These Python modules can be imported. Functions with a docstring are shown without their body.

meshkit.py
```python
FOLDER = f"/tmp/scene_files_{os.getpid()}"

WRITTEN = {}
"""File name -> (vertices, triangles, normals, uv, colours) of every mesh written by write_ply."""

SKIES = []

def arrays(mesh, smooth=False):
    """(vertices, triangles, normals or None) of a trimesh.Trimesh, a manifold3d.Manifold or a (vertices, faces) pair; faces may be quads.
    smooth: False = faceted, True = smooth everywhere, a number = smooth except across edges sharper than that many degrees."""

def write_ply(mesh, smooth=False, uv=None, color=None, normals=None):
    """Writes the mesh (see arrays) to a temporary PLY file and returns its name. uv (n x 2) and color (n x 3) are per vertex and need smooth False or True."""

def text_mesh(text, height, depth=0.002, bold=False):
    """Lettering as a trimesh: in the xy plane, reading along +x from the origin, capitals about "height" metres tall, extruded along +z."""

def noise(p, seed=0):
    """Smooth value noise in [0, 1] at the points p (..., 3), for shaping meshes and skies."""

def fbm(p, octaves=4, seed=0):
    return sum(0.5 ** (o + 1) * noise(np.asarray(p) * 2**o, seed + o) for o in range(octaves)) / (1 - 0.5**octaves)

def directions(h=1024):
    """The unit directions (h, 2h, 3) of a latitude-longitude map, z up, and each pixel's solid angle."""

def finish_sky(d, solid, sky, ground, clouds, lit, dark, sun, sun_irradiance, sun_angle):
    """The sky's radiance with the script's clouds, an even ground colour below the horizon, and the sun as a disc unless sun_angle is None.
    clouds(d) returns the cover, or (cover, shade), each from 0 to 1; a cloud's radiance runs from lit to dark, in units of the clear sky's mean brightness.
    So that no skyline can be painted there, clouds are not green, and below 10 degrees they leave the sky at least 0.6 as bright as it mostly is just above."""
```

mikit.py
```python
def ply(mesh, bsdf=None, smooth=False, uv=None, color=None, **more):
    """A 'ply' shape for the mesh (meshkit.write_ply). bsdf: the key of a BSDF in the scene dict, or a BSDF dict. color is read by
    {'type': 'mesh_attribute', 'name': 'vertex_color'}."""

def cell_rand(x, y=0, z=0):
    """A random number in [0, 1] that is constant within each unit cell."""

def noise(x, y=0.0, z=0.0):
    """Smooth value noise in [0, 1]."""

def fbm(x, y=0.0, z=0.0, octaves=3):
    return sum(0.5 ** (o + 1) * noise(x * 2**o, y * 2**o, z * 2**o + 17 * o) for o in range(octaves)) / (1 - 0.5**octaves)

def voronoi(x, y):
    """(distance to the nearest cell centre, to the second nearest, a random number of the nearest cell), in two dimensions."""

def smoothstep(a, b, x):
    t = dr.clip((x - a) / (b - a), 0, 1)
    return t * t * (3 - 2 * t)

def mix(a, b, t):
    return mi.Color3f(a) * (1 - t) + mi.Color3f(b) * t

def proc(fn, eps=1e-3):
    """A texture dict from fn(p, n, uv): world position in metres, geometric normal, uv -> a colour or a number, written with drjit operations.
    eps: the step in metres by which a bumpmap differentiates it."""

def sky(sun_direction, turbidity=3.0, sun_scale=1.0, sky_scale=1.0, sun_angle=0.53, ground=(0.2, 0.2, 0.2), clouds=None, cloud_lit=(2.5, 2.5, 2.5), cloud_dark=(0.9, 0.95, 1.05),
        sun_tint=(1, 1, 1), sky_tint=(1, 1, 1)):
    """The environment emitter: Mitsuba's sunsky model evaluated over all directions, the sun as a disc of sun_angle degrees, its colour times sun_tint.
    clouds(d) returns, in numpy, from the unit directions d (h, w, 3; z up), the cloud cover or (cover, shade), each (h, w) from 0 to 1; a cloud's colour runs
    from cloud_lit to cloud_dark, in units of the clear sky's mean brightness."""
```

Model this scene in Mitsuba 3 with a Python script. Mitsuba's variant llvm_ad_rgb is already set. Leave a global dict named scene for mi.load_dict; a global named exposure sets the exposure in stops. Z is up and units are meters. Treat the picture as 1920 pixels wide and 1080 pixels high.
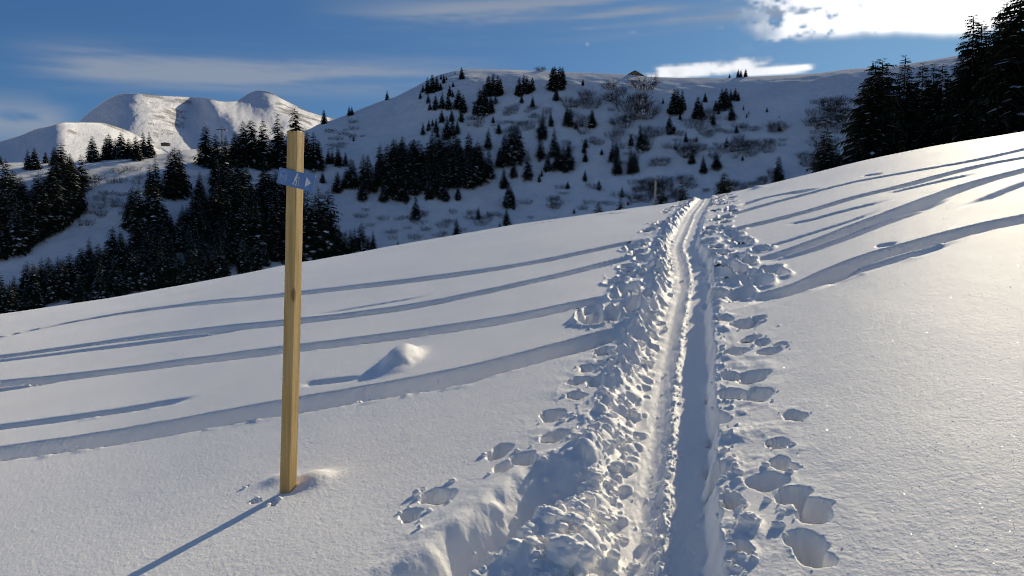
import math, random
import numpy as np, trimesh, drjit as dr, mitsuba as mi
import mikit, meshkit
from scipy.interpolate import PchipInterpolator, RBFInterpolator
from scipy.ndimage import gaussian_filter, gaussian_filter1d
from shapely.geometry import Polygon, Point
from shapely import affinity

T = mi.ScalarTransform4f
scene, labels = {}, {}
rng = np.random.default_rng(11)

# ------------------------------------------------------------------ camera, sky, exposure
F = 1478.0                                   # focal length in photograph pixels (1920 wide)
PITCH = math.atan(90 / F)                    # looks a little down
scene['camera'] = {'type': 'perspective', 'fov': math.degrees(2 * math.atan(960 / F)), 'fov_axis': 'x', 'near_clip': 0.05, 'far_clip': 20000.0,
                   'to_world': T().look_at(origin=[0, 0, 0], target=[0, math.cos(PITCH), -math.sin(PITCH)], up=[0, 0, 1])}
SUN_AZ, SUN_EL = 32.0, 23.0
ca, ce = math.radians(SUN_AZ), math.radians(SUN_EL)
SUN = np.array([math.sin(ca) * math.cos(ce), math.cos(ca) * math.cos(ce), math.sin(ce)])


def sstep(a, b, x):
    t = np.clip((x - a) / (b - a), 0, 1)
    return t * t * (3 - 2 * t)


def clouds(d):
    az = np.degrees(np.arctan2(d[..., 0], d[..., 1]))
    el = np.degrees(np.arcsin(np.clip(d[..., 2], -1, 1)))
    def n(sx, sy, seed, o=4):
        return meshkit.fbm(np.stack([az * sx, el * sy, az * 0 + 3.3], -1), o, seed)
    cover, shade = np.zeros_like(az), np.ones_like(az)
    # thin cirrus drawn out sideways, all round the sky
    wob = (n(.06, .1, 3) - .5) * 3
    streak = meshkit.fbm(np.stack([az * .09, (el - .045 * az + wob * .25) * 1.9, az * 0], -1), 5, 5)
    streak = sstep(.28, .72, streak)
    band = np.exp(-((el - 11.2 - .035 * (az + 20) + wob * .35) / 1.1) ** 2) * sstep(-34, -27, az) * (1 - sstep(-12, 2, az))
    band2 = np.exp(-((el - 15.6 - .02 * az + wob * .5) / 1.3) ** 2) * sstep(-16, -2, az) * (1 - sstep(8, 13, az))
    band3 = np.exp(-((el - 15.1 + wob * .2) / .6) ** 2) * sstep(9, 12, az) * (1 - sstep(20, 24, az))
    high = sstep(14.5, 19, el) * sstep(.42, .75, n(.05, .35, 9, 5)) * .7
    cirrus = np.clip(band * (.18 + .9 * streak) * .9 + band2 * (.08 + 1.0 * streak) + band3 * (.2 + .7 * streak) + high * .7, 0, .8)
    left = sstep(.40, .62, n(.25, .8, 21) + .25 * np.exp(-((el - 7.4) / 1.0) ** 2) - .02) * np.exp(-((el - 7.2) / 1.3) ** 2) * (1 - sstep(-30.5, -28, az))
    cirrus = np.maximum(cirrus, left * .75)
    # bright broken cloud around the sun
    body = sstep(14.2, 19.5, az + 1.4 * (n(.5, .6, 41) - .5) * 6) * (1 - sstep(60, 85, az))
    lowedge = 12.45 + .55 * np.sin((az - 17) * .35) + (az - 24) * .06 * (az > 24) - .9 * (n(.45, .4, 43) - .5)
    body = body * sstep(lowedge - .1, lowedge + .8, el) * (1 - sstep(28, 40, el))
    puff = n(1.15, 2.0, 47, 4)
    thin = sstep(16.5, 27, az)
    alto = body * sstep(.40 - .36 * thin, .56 - .26 * thin, puff)
    b1 = np.exp(-(np.abs((az - 13.6) / 4.6)) ** 4) * np.exp(-((el - 11.75 - .06 * (az - 14)) / .62) ** 2)
    b2 = np.exp(-(np.abs((az - 18.3) / 2.8)) ** 4) * np.exp(-((el - 11.35 - .02 * (az - 18)) / .36) ** 2)
    cum = sstep(.32, .66, np.maximum(b1, b2) * (.15 + 1.45 * n(1.0, 2.4, 53, 5)))
    bits = sstep(.70, .78, n(1.3, 3.0, 59, 3)) * np.exp(-((el - 13.3) / 1.1) ** 2) * sstep(2, 6, az) * (1 - sstep(22, 26, az)) * .55
    bright = np.clip(np.maximum(np.maximum(alto, cum), bits), 0, 1)
    gap = sstep(.60, .70, n(.8, 1.6, 71, 4)) * thin
    bshade = np.clip(.55 - .55 * sstep(16, 26, az) + .35 * gap + .25 * (n(1.3, 2.4, 77, 3) - .5), 0, 1)
    cover = np.clip(np.maximum(cirrus * (1 - bright), bright), 0, 1)
    shade = np.where(bright > .02, bshade * bright + (1 - bright), 1.0)
    return cover, shade


scene['sky'] = mikit.sky(SUN, turbidity=2.3, sun_scale=1.0, sky_scale=0.44, ground=(.5, .5, .5), sky_tint=(.43, .74, 1.20), sun_tint=(.87, 1.0, 1.19),
                         clouds=clouds, cloud_lit=(14.0, 14.0, 13.9), cloud_dark=(2.5, 2.9, 3.6))
exposure = 1.95


# ------------------------------------------------------------------ helpers
def ray(px, py):
    """q = x / y and e = z / y of the direction that a point of the photograph was seen in."""
    px, py = np.asarray(px, float), np.asarray(py, float)
    xc, yc = (px - 960) / F, (540 - py) / F
    y = math.cos(PITCH) + math.sin(PITCH) * yc
    return xc / y, (-math.sin(PITCH) + math.cos(PITCH) * yc) / y


def nz(x, y, s, seed, o=3):
    return meshkit.fbm(np.stack([np.asarray(x) * s, np.asarray(y) * s, np.asarray(x) * 0 + .37], -1), o, seed)


def rgb(*c):
    return {'type': 'rgb', 'value': list(c)}


def tag(key, label=None, category=None, group=None, kind=None):
    d = {}
    for k, v in (('label', label), ('category', category), ('group', group), ('kind', kind)):
        if v:
            d[k] = v
    labels[key] = d


used = {}


def numbered(name):
    k = used.get(name, 0)
    used[name] = k + 1
    return name if k == 0 else f'{name}_{k:03d}'


def grid_faces(n, m):
    i, j = np.meshgrid(np.arange(n - 1), np.arange(m - 1), indexing='ij')
    a = (i * m + j).ravel()
    return np.vstack([np.stack([a, a + 1, a + m + 1], 1), np.stack([a, a + m + 1, a + m], 1)])


# ------------------------------------------------------------------ materials
def snow_bump(p, n, uv):
    return (mikit.noise(p.x * 85, p.y * 85, p.z * 85) * .55 + mikit.noise(p.x * 210, p.y * 210, p.z * 210) * .45)


def snow_colour(p, n, uv):
    g = mikit.noise(p.x * 160, p.y * 160, p.z * 160)
    b = mikit.noise(p.x * 1.3, p.y * 1.3, p.z * 1.3)
    return mikit.mix((.83, .815, .785), (.93, .915, .88), g * .6 + b * .4)


scene['snow_near'] = {'type': 'bumpmap', 'scale': 0.0018, 'arbitrary': mikit.proc(snow_bump, 2e-3),
                      'nested': {'type': 'principled', 'base_color': mikit.proc(snow_colour), 'roughness': .70, 'specular': .36}}


def hill_colour(p, n, uv):
    a = mikit.fbm(p.x * .05, p.y * .05, p.z * .05, 4)
    b = mikit.fbm(p.x * .6, p.y * .6, p.z * .6, 3)
    return mikit.mix((.77, .76, .74), (.91, .90, .87), mikit.smoothstep(.25, .65, a * .5 + b * .5))


scene['snow_hill'] = {'type': 'twosided', 'b': {'type': 'diffuse', 'reflectance': mikit.proc(hill_colour)}}


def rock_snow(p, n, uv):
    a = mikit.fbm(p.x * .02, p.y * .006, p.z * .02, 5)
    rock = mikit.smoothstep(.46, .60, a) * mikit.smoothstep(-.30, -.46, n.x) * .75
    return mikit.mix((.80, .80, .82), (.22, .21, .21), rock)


scene['snow_rock'] = {'type': 'twosided', 'b': {'type': 'diffuse', 'reflectance': mikit.proc(rock_snow)}}


def flat(name, c, rough=None):
    scene[name] = {'type': 'twosided', 'b': {'type': 'diffuse', 'reflectance': rgb(*c)} if rough is None else
                   {'type': 'principled', 'base_color': rgb(*c), 'roughness': rough, 'specular': .3}}


flat('needles', (.034, .041, .028))
flat('needles_brown', (.034, .032, .022))
flat('bark', (.06, .045, .035))
flat('twigs', (.055, .045, .038))
flat('tree_snow', (.78, .79, .82))

# ------------------------------------------------------------------ the near snow slope
H0 = 1.5
SA, SB = .21, .12
_px = np.array([-150, 0, 130, 250, 360, 540, 700, 850, 1000, 1100, 1200, 1300, 1400, 1500, 1600, 1700, 1800, 1920, 2080])
_row = np.array([612, 590, 571, 553, 532, 497, 468, 441, 415, 402, 391, 375, 356, 334, 303, 283, 266, 246, 215])
_q, _e = ray(_px, _row)
_D = np.interp(_q, [-.7, -.2, .2, .7], [36, 31, 27, 25])
D_of = PchipInterpolator(_q, _D)
_fine = np.linspace(-1.3, 1.3, 1301)           # smoothed, so that no crease runs down the slope
delta_of = PchipInterpolator(_fine[::13], gaussian_filter1d(PchipInterpolator(np.r_[-1.3, _q, 1.3], np.r_[0, _e + 2 * H0 / _D - (SA * _q + SB), 0])(_fine), 26)[::13])


def base(x, y):
    x, y = np.asarray(x, float), np.asarray(y, float)
    q = np.clip(x / np.maximum(y, .3), -1.25, 1.25)
    D = D_of(np.clip(q, _q[0], _q[-1]))
    yp = np.maximum(y, 0)
    yc = np.minimum(yp, 1.25 * D)             # past its crest the slope runs on evenly, then drops to the valley
    z = -H0 + SA * x + SB * y + yp * delta_of(q) * sstep(1, 6, y) - H0 / D ** 2 * (yc ** 2 + 2 * yc * (yp - yc)) - .0016 * (yp - yc) ** 2
    z = z - .012 * np.maximum(y - 74, 0) ** 2
    back = np.maximum(-y - 40, 0)
    z = z - .002 * back ** 2
    return z


def at(px, py):
    """The point of the bare slope that the photograph shows at (px, py)."""
    q, e = ray(px, py)
    D = D_of(np.clip(q, _q[0], _q[-1]))
    c, y = H0 / D ** 2, np.full(np.shape(q), 6.0)
    for _ in range(6):
        S = SA * q + SB + delta_of(q) * sstep(1, 6, y)
        disc = np.maximum((S - e) ** 2 - 4 * c * H0, 0)
        y = ((S - e) - np.sqrt(disc)) / (2 * c)
    return np.stack([q * y, y], -1)


# polar sheet: fine where the photograph looks, coarse behind
th_in = np.linspace(-36.5, 36.5, 1260)
th = np.radians(np.r_[np.linspace(-180, -37.5, 60), th_in, np.linspace(37.5, 180, 60)])
yy = np.linspace(.9, 130, 40000)
dens = (H0 / yy ** 2 + .25 / yy + .0015) * 1.0
dens *= np.where(yy < 2.3, .15, 1) * np.where(yy > 75, .35, 1)
cum = np.cumsum(dens)
rr = np.interp(np.linspace(cum[0], cum[-1], 800), cum, yy)
R, TH = np.meshgrid(rr, th, indexing='ij')
GX, GY = (R * np.sin(TH)).ravel(), (R * np.cos(TH)).ravel()
GZ = base(GX, GY)
view = (GY > 0) & (np.abs(GX) < GY * .8) & (GY < 75)
vi = np.nonzero(view)[0]
vx, vy = GX[vi], GY[vi]
step = np.interp(vy, rr[:-1], np.diff(rr)) * 1.1   # row spacing, so that far edges stay as soft as the sheet can carry
dz = np.zeros(len(vi))
far = sstep(6, 30, vy)
dz += (nz(vx, vy, .22, 1, 2) - .5) * .16 * sstep(3, 12, vy) + (nz(vx, vy * .6, .9, 2, 3) - .5) * .028

# the trail: centre line as x(y)
tr_px = np.array([[1236, 1140], [1240, 1080], [1246, 980], [1250, 900], [1262, 800], [1268, 700], [1278, 620], [1287, 560], [1296, 510], [1292, 480], [1282, 450], [1289, 430], [1299, 405], [1308, 388], [1316, 379]])
tw = at(tr_px[:, 0], tr_px[:, 1])
tw = np.vstack([[tw[0] * .3], tw, [[tw[-1, 0] * 2, tw[-1, 1] * 2]]])
o = np.argsort(tw[:, 1])
trail_x = PchipInterpolator(tw[o, 1], tw[o, 0])
ty = np.clip(vy, tw[o[0], 1], tw[o[-1], 1])
td = (vx - trail_x(ty)) / np.sqrt(1 + np.clip(trail_x.derivative()(ty), -.6, .6) ** 2)
near = np.abs(td) < 1.6
i1 = np.nonzero(near)[0]
d, y, x = td[i1], vy[i1], vx[i1]
edge = (nz(x * 0 + 1.7, y, 1.6, 5, 3) - .5) * .10 + (nz(x, y, 9, 6, 2) - .5) * .05
dep = .15 - .03 * sstep(3, 9, y) - .06 * sstep(8, 22, y)
wl = .10 + .08 * (1 - sstep(3.6, 6, y))
phase = y * 3.2 + 2.4 * nz(y * 0, y, .9, 8, 2)
scallop = 1 - np.abs((phase + d * 2.2) % 1 - .5) * 2          # rope-like heaps along the left bank
rimL = -.19 - .15 * nz(x * 0 + 9, y, 2.2, 9, 2) * sstep(3, 5, y) - .05 * (1 - scallop)
right = sstep(.165 + edge, .215 + edge + .02 * nz(x, y, 4, 12), d)
left = sstep(0, 1, (-.175 + edge * .4 - d) / (np.abs(rimL + .155) + wl))
prof = -dep * (1 - np.maximum(right, left))
crumb = nz(x, y, 16, 15, 4) - .42
inside = (1 - right) * (1 - left)
ridge = np.exp(-((d + .015 + .03 * (nz(x * 0, y, 1.1, 18, 2) - .5)) / .028) ** 2) * (.012 + .07 * np.maximum(crumb, -.15))
prof += ridge * inside
prof -= inside * .012 * np.exp(-((d + .10) / .035) ** 2)
prof += inside * ((nz(x * 3, y, 12, 19, 2) - .5) * .008 + (nz(x, y, 38, 20, 2) - .5) * .006)
lipL = np.exp(-((d - rimL + .05) / .11) ** 2)
prof += lipL * (.005 + .075 * scallop ** 2 * sstep(4, 6, y) + .06 * np.maximum(nz(x, y, 5.2, 21, 3) - .44, 0))
lipR = np.exp(-((d - .27 - edge) / .06) ** 2)
prof += lipR * .13 * np.maximum(nz(x, y, 6.5, 22, 3) - .47, 0)
prof += (left - left * left) * 4 * (nz(x, y, 6.5, 25, 4) - .5) * .05
tram = np.exp(-(np.maximum(np.abs(d + .05) - .35, 0) / .25) ** 2) * (1 - np.exp(-(d / .2) ** 2)) * (1 - inside)
prof += tram * np.where(d > 0, .35, .8) * (np.maximum(nz(x, y, 7.5, 27, 4) - .47, 0) * .16 - np.maximum(.42 - nz(x, y, 4.5, 28, 3), 0) * .20 * sstep(4, 7, y))
dz[i1] += prof
TD = np.full(len(vx), 9.0); TD[i1] = d


def seg_dist(x, y, pts):
    """Signed distance to a polyline (positive beyond it) and the run along it."""
    best, sgn, run = np.full(len(x), 1e9), np.zeros(len(x)), np.zeros(len(x))
    L = 0.0
    for a, b in zip(pts[:-1], pts[1:]):
        t = b - a
        l = np.hypot(*t)
        t = t / l
        u = np.clip((x - a[0]) * t[0] + (y - a[1]) * t[1], 0, l)
        ex, ey = x - a[0] - u * t[0], y - a[1] - u * t[1]
        dd = np.hypot(ex, ey)
        m = dd < best
        best = np.where(m, dd, best)
        sgn = np.where(m, np.sign(t[0] * ey - t[1] * ex), sgn)
        run = np.where(m, L + u, run)
        L += l
    return best * sgn, run, L


def smooth_line(p, n=60):
    p = np.asarray(p, float)
    t = np.r_[0, np.cumsum(np.hypot(*np.diff(p, axis=0).T))]
    u = np.linspace(0, t[-1], n)
    return np.stack([PchipInterpolator(t, p[:, 0])(u), PchipInterpolator(t, p[:, 1])(u)], -1)


# old ski tracks across the slope: pixels they were read at, width, depth (metres)
TRACKS = [
    ([(0, 630), (100, 608), (200, 590), (340, 570), (530, 553), (620, 541), (760, 526), (870, 508), (980, 494), (1100, 470), (1190, 450), (1235, 441)], .30, .075),
    ([(0, 668), (150, 645), (300, 625), (530, 602), (700, 582), (860, 557), (1000, 525), (1130, 493), (1215, 470)], .28, .065),
    ([(0, 675), (150, 655), (300, 636), (400, 622), (480, 610)], .16, .035),
    ([(0, 716), (200, 693), (400, 669), (530, 655), (680, 635), (860, 612), (1000, 590), (1100, 567), (1200, 545)], .30, .075),
    ([(0, 727), (90, 712), (170, 698)], .14, .04),
    ([(0, 800), (150, 780), (300, 757), (390, 743)], .12, .03),
    ([(560, 720), (620, 713), (685, 707)], .08, .02),
    ([(330, 681), (430, 669), (540, 657)], .06, .018),
    ([(0, 850), (200, 821), (400, 786), (530, 763), (690, 738), (860, 705), (1000, 667), (1130, 634), (1220, 606)], .36, .085),
    ([(690, 742), (760, 733), (860, 716), (930, 697)], .10, .03),
    ([(560, 592), (700, 568), (830, 546)], .05, .014),
    ([(930, 434), (1010, 419), (1100, 405), (1180, 396)], .5, .06),
    ([(1318, 402), (1380, 387), (1433, 371), (1480, 361), (1530, 355)], .36, .07),
    ([(1318, 417), (1400, 393), (1467, 373), (1533, 358), (1600, 338), (1667, 328), (1733, 315), (1800, 305), (1867, 290), (1990, 262)], .30, .075),
    ([(1295, 449), (1400, 427), (1500, 403), (1533, 397), (1583, 377), (1667, 358), (1733, 338), (1800, 320), (1867, 303), (1990, 283)], .38, .085),
    ([(1640, 373), (1733, 349), (1800, 333), (1840, 324)], .14, .04),
    ([(1467, 424), (1530, 414), (1567, 404), (1620, 391), (1667, 378)], .12, .03),
    ([(1373, 480), (1500, 447), (1567, 427), (1650, 395)], .07, .02),
    ([(1345, 509), (1400, 493), (1500, 467), (1567, 443), (1633, 418), (1700, 394), (1767, 369), (1833, 344), (1990, 302)], .34, .085),
    ([(1400, 500), (1500, 477), (1567, 455), (1633, 430), (1700, 406), (1770, 376)], .14, .05),
    ([(1767, 406), (1850, 374), (1990, 320)], .12, .03),
    ([(1637, 464), (1660, 460), (1685, 457)], .08, .025),
    ([(1317, 582), (1400, 563), (1500, 540), (1533, 523), (1583, 500), (1650, 478), (1733, 457), (1800, 438), (1867, 421), (1990, 398)], .42, .095),
    ([(1510, 549), (1560, 528), (1600, 510), (1680, 487), (1800, 452)], .10, .04),
]
for k, (pts, w, dpt) in enumerate(TRACKS):
    w, dpt = w * (.66 if pts[-1][0] > 1500 else .82), dpt * 1.6
    p = np.array(pts, float)
    wp = at(p[:, 0], p[:, 1])
    out0, out1 = pts[0][0] <= 0, pts[-1][0] >= 1900
    if out0:                                  # runs on out of the picture
        wp = np.vstack([wp[0] + (wp[0] - wp[2]) * 1.5, wp])
    if out1:
        wp = np.vstack([wp, wp[-1] + (wp[-1] - wp[-3]) * 1.5])
    line = smooth_line(wp, 120)
    line = np.stack([gaussian_filter1d(line[:, k_], 5, mode='nearest') for k_ in (0, 1)], -1)
    lo, hi = line.min(0) - 1.2, line.max(0) + 1.2
    i2 = np.nonzero((vx > lo[0]) & (vx < hi[0]) & (vy > lo[1]) & (vy < hi[1]))[0]
    dd, run, L = seg_dist(vx[i2], vy[i2], line)
    ii = np.abs(dd) < 1.0
    i2, dd, run = i2[ii], dd[ii], run[ii]
    dd = dd + (nz(run, run * 0 + k, .35, 31, 2) - .5) * .05 + (nz(vx[i2], vy[i2], 7, 33, 2) - .5) * .03
    end = sstep(0, min(1.2, L * .3), run) * (1 - sstep(L - min(.5, L * .3), L, run))
    ww = w * (.75 + .5 * nz(run, run * 0, .6, 37 + k, 3))
    sf = step[i2]
    cut = sstep(-ww / 2 - .06 - sf * .6, -ww / 2 + .03, dd) * (1 - sstep(ww / 2 - .02 - sf * .4, ww / 2 + .015 + sf * .4, dd))
    dz[i2] -= cut * dpt * end * (.85 + .3 * nz(run, run * 0 + 4, .8, 61 + k, 2))
    if w > .2:                                # the ridge left standing between the two skis
        dz[i2] += cut * dpt * .65 * end * np.exp(-((dd + .05) / .03) ** 2) * sstep(.48, .62, nz(run, run * 0 + 9, .45, 83 + k, 2)) * (1 - sstep(.02, .06, sf))
    berm = np.exp(-((dd + ww / 2 + .08) / .05) ** 2) * np.maximum(nz(vx[i2], vy[i2], 9, 35, 2) - .5, 0) * .05
    dz[i2] += berm * end * min(1, dpt / .06) * (1 - sstep(.03, .06, sf))


def blob(px, py, wpx, hpx, height, power=2.5, wob=.25, seed=0, flatten=False):
    """A hollow (height < 0) or hump of the given extent as read off the photograph."""
    c = at(px, py)
    rx = wpx / 2 / F * c[1]
    a, b = at(px, py + hpx / 2), at(px, py - hpx / 2)
    ry = float(np.clip(abs(b[1] - a[1]) / 2, rx * .5, max(rx * 2.2, .05)))
    i3 = np.nonzero((np.abs(vx - c[0]) < rx * 2.2) & (np.abs(vy - c[1]) < ry * 2.2))[0]
    if len(i3) == 0:
        return
    x, y = vx[i3], vy[i3]
    ang = (((seed * 37) % 11) / 10 - .5) * 1.1 * (height < 0)
    ux, uy = (x - c[0]) / rx, (y - c[1]) / ry
    ux, uy = ux * math.cos(ang) + uy * math.sin(ang), uy * math.cos(ang) - ux * math.sin(ang)
    if height < 0:                            # a boot hole: heel and toe overlap, crumbled edge, steep walls
        k1, k2 = (((seed * 53) % 7) / 7 - .4) * .5, (((seed * 29) % 5) / 5 - .4) * .5
        r1, r2 = np.hypot(ux * 1.15 - k1, uy * 1.5 - .5), np.hypot(ux * 1.25 + k2, uy * 1.6 + .55)
        rho = np.minimum(np.minimum(r1, r2), np.hypot(ux * 1.35, uy * 1.1))
        rho = rho * (1 + 1.25 * (nz(x + seed, y, 1.1 / rx, 70 + seed, 4) - .5))
        f = 1 - sstep(.40, 1.02, rho)
        dz[i3] += 1.35 * height * f * (.65 + .6 * nz(x, y, 2.2 / rx, 90 + seed, 3))
    else:
        rho = np.hypot(ux, uy) * (1 + wob * 2 * (nz(x + seed, y, 1.3 / rx, 70 + seed, 3) - .5))
        dz[i3] += height * np.exp(-rho ** power * .9)


HOLES = [  # right of the trail
    (1515, 1030, 90, 80, .13), (1525, 957, 84, 56, .11), (1440, 905, 70, 34, .09), (1485, 930, 80, 36, .10), (1465, 873, 56, 30, .08), (1345, 883, 48, 30, .08), (1372, 940, 46, 32, .08), (1462, 832, 48, 22, .07),
    (1490, 780, 46, 24, .07), (1345, 783, 42, 26, .08), (1370, 741, 56, 24, .07), (1425, 741, 64, 26, .08), (1410, 707, 64, 26, .08), (1372, 706, 40, 16, .06), (1330, 707, 20, 10, .03), (1440, 660, 56, 14, .05),
    (1380, 660, 50, 16, .06), (1405, 636, 44, 13, .06), (1430, 642, 30, 12, .05), (1462, 646, 30, 7, .03), (1395, 608, 60, 18, .07), (1360, 600, 44, 12, .05), (1420, 597, 34, 8, .04), (1385, 556, 56, 13, .06), (1350, 550, 40, 11, .05),
    (1408, 519, 26, 7, .03), (1370, 520, 40, 9, .05), (1395, 1035, 44, 26, .06), (1335, 1045, 40, 30, .05), (1330, 830, 30, 50, .05),
    # left of the trail
    (820, 935, 70, 38, .08), (935, 848, 54, 28, .07), (985, 860, 64, 26, .07), (1040, 818, 54, 24, .07), (1035, 779, 62, 24, .07), (1080, 742, 38, 17, .05), (1085, 714, 48, 16, .05), (1120, 716, 44, 18, .06), (1128, 660, 38, 15, .06), (1100, 690, 40, 14, .04),
    (940, 880, 50, 24, .05), (770, 975, 50, 24, .04), (1150, 600, 44, 12, .05), (1180, 577, 50, 10, .05), (1140, 626, 34, 9, .04),
    # small prints by the post and on the slope
    (478, 950, 24, 7, .02), (515, 955, 22, 7, .025), (462, 918, 12, 4, .012), (1637, 325, 30, 6, .05), (1555, 352, 14, 3, .04),
]
for k, (px, py, w, h, dpt) in enumerate(HOLES):
    blob(px, py, w, h, -dpt, seed=k)
for k in range(230):                         # trampled prints further along on both sides
    yk = 6.5 + 42 * rng.random() ** 1.6
    side = rng.choice([-1, 1])
    off = side * (.30 + .55 * rng.random()) - .05
    c = np.array([trail_x(yk) + off, yk])
    rx, ry = .07 + .07 * rng.random(), .10 + .16 * rng.random()
    i3 = np.nonzero((np.abs(vx - c[0]) < rx * 2) & (np.abs(vy - c[1]) < ry * 2))[0]
    if len(i3):
        rho = np.hypot((vx[i3] - c[0]) / rx, (vy[i3] - c[1]) / ry) * (1 + .5 * (nz(vx[i3], vy[i3], 8, 200 + k, 2) - .5))
        dz[i3] += -.055 * (1 - sstep(.6, 1.05, rho)) + .02 * np.exp(-((rho - 1.2) / .2) ** 2)


def trench(pts, w, dpt, lw, rw, seed):
    """A trodden gully: left wall lw wide, right wall rw wide."""
    p = np.array(pts, float)
    line = smooth_line(at(p[:, 0], p[:, 1]), 60)
    i2 = np.nonzero((vy < line[:, 1].max() + .5) & (np.abs(vx) < 3))[0]
    dd, run, L = seg_dist(vx[i2], vy[i2], line)
    ok = np.abs(dd) < 1.1
    i2, dd, run = i2[ok], dd[ok], run[ok]
    X, Y = vx[i2], vy[i2]
    s = -dd                                   # negative = left of the walking direction
    s = s + (nz(X, Y, 3.0, seed, 3) - .5) * .16 + (nz(X, Y, 9, seed + 1, 2) - .5) * .05
    cut = (1 - sstep(w / 2, w / 2 + rw, s)) * sstep(-w / 2 - lw, -w / 2, s)
    end = 1 - sstep(L - .5, L, run)
    dz[i2] -= cut * dpt * end
    dz[i2] += np.exp(-((s + w / 2 + lw + .04) / .07) ** 2) * .03 * (nz(X, Y, 6, seed + 2, 3)) * end
    dz[i2] += cut * (1 - cut) * 4 * (nz(X, Y, 7, seed + 3, 4) - .5) * .10 * end + cut * (nz(X, Y, 9, seed + 4, 4) - .5) * .07 * end


trench([(700, 1240), (790, 1140), (860, 1075), (930, 1010), (1000, 945), (1070, 885), (1110, 838)], .06, .20, .22, .10, 110)
for k, (px, py, w, h, hg) in enumerate([
    (1020, 1000, 80, 50, .04), (940, 975, 80, 40, .03), (980, 1050, 70, 40, .05), (1110, 990, 60, 40, .04),
    (752, 674, 62, 30, .11), (672, 743, 34, 12, .06), (585, 908, 70, 26, .045), (520, 905, 50, 20, .02), (1420, 354, 22, 6, .10), (1060, 905, 50, 30, .05), (1140, 1000, 50, 40, .03),
    (1405, 995, 40, 26, .02)]):
    blob(px, py, w, h, hg, seed=140 + k, power=3.0 if hg > .1 else 2.4, wob=.18)
# clods: broken lumps of snow heaped along the trail
from scipy.spatial import cKDTree
kd = cKDTree(np.stack([vx, vy], 1))
slope_at = lambda x, y: base(x, y)


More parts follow.
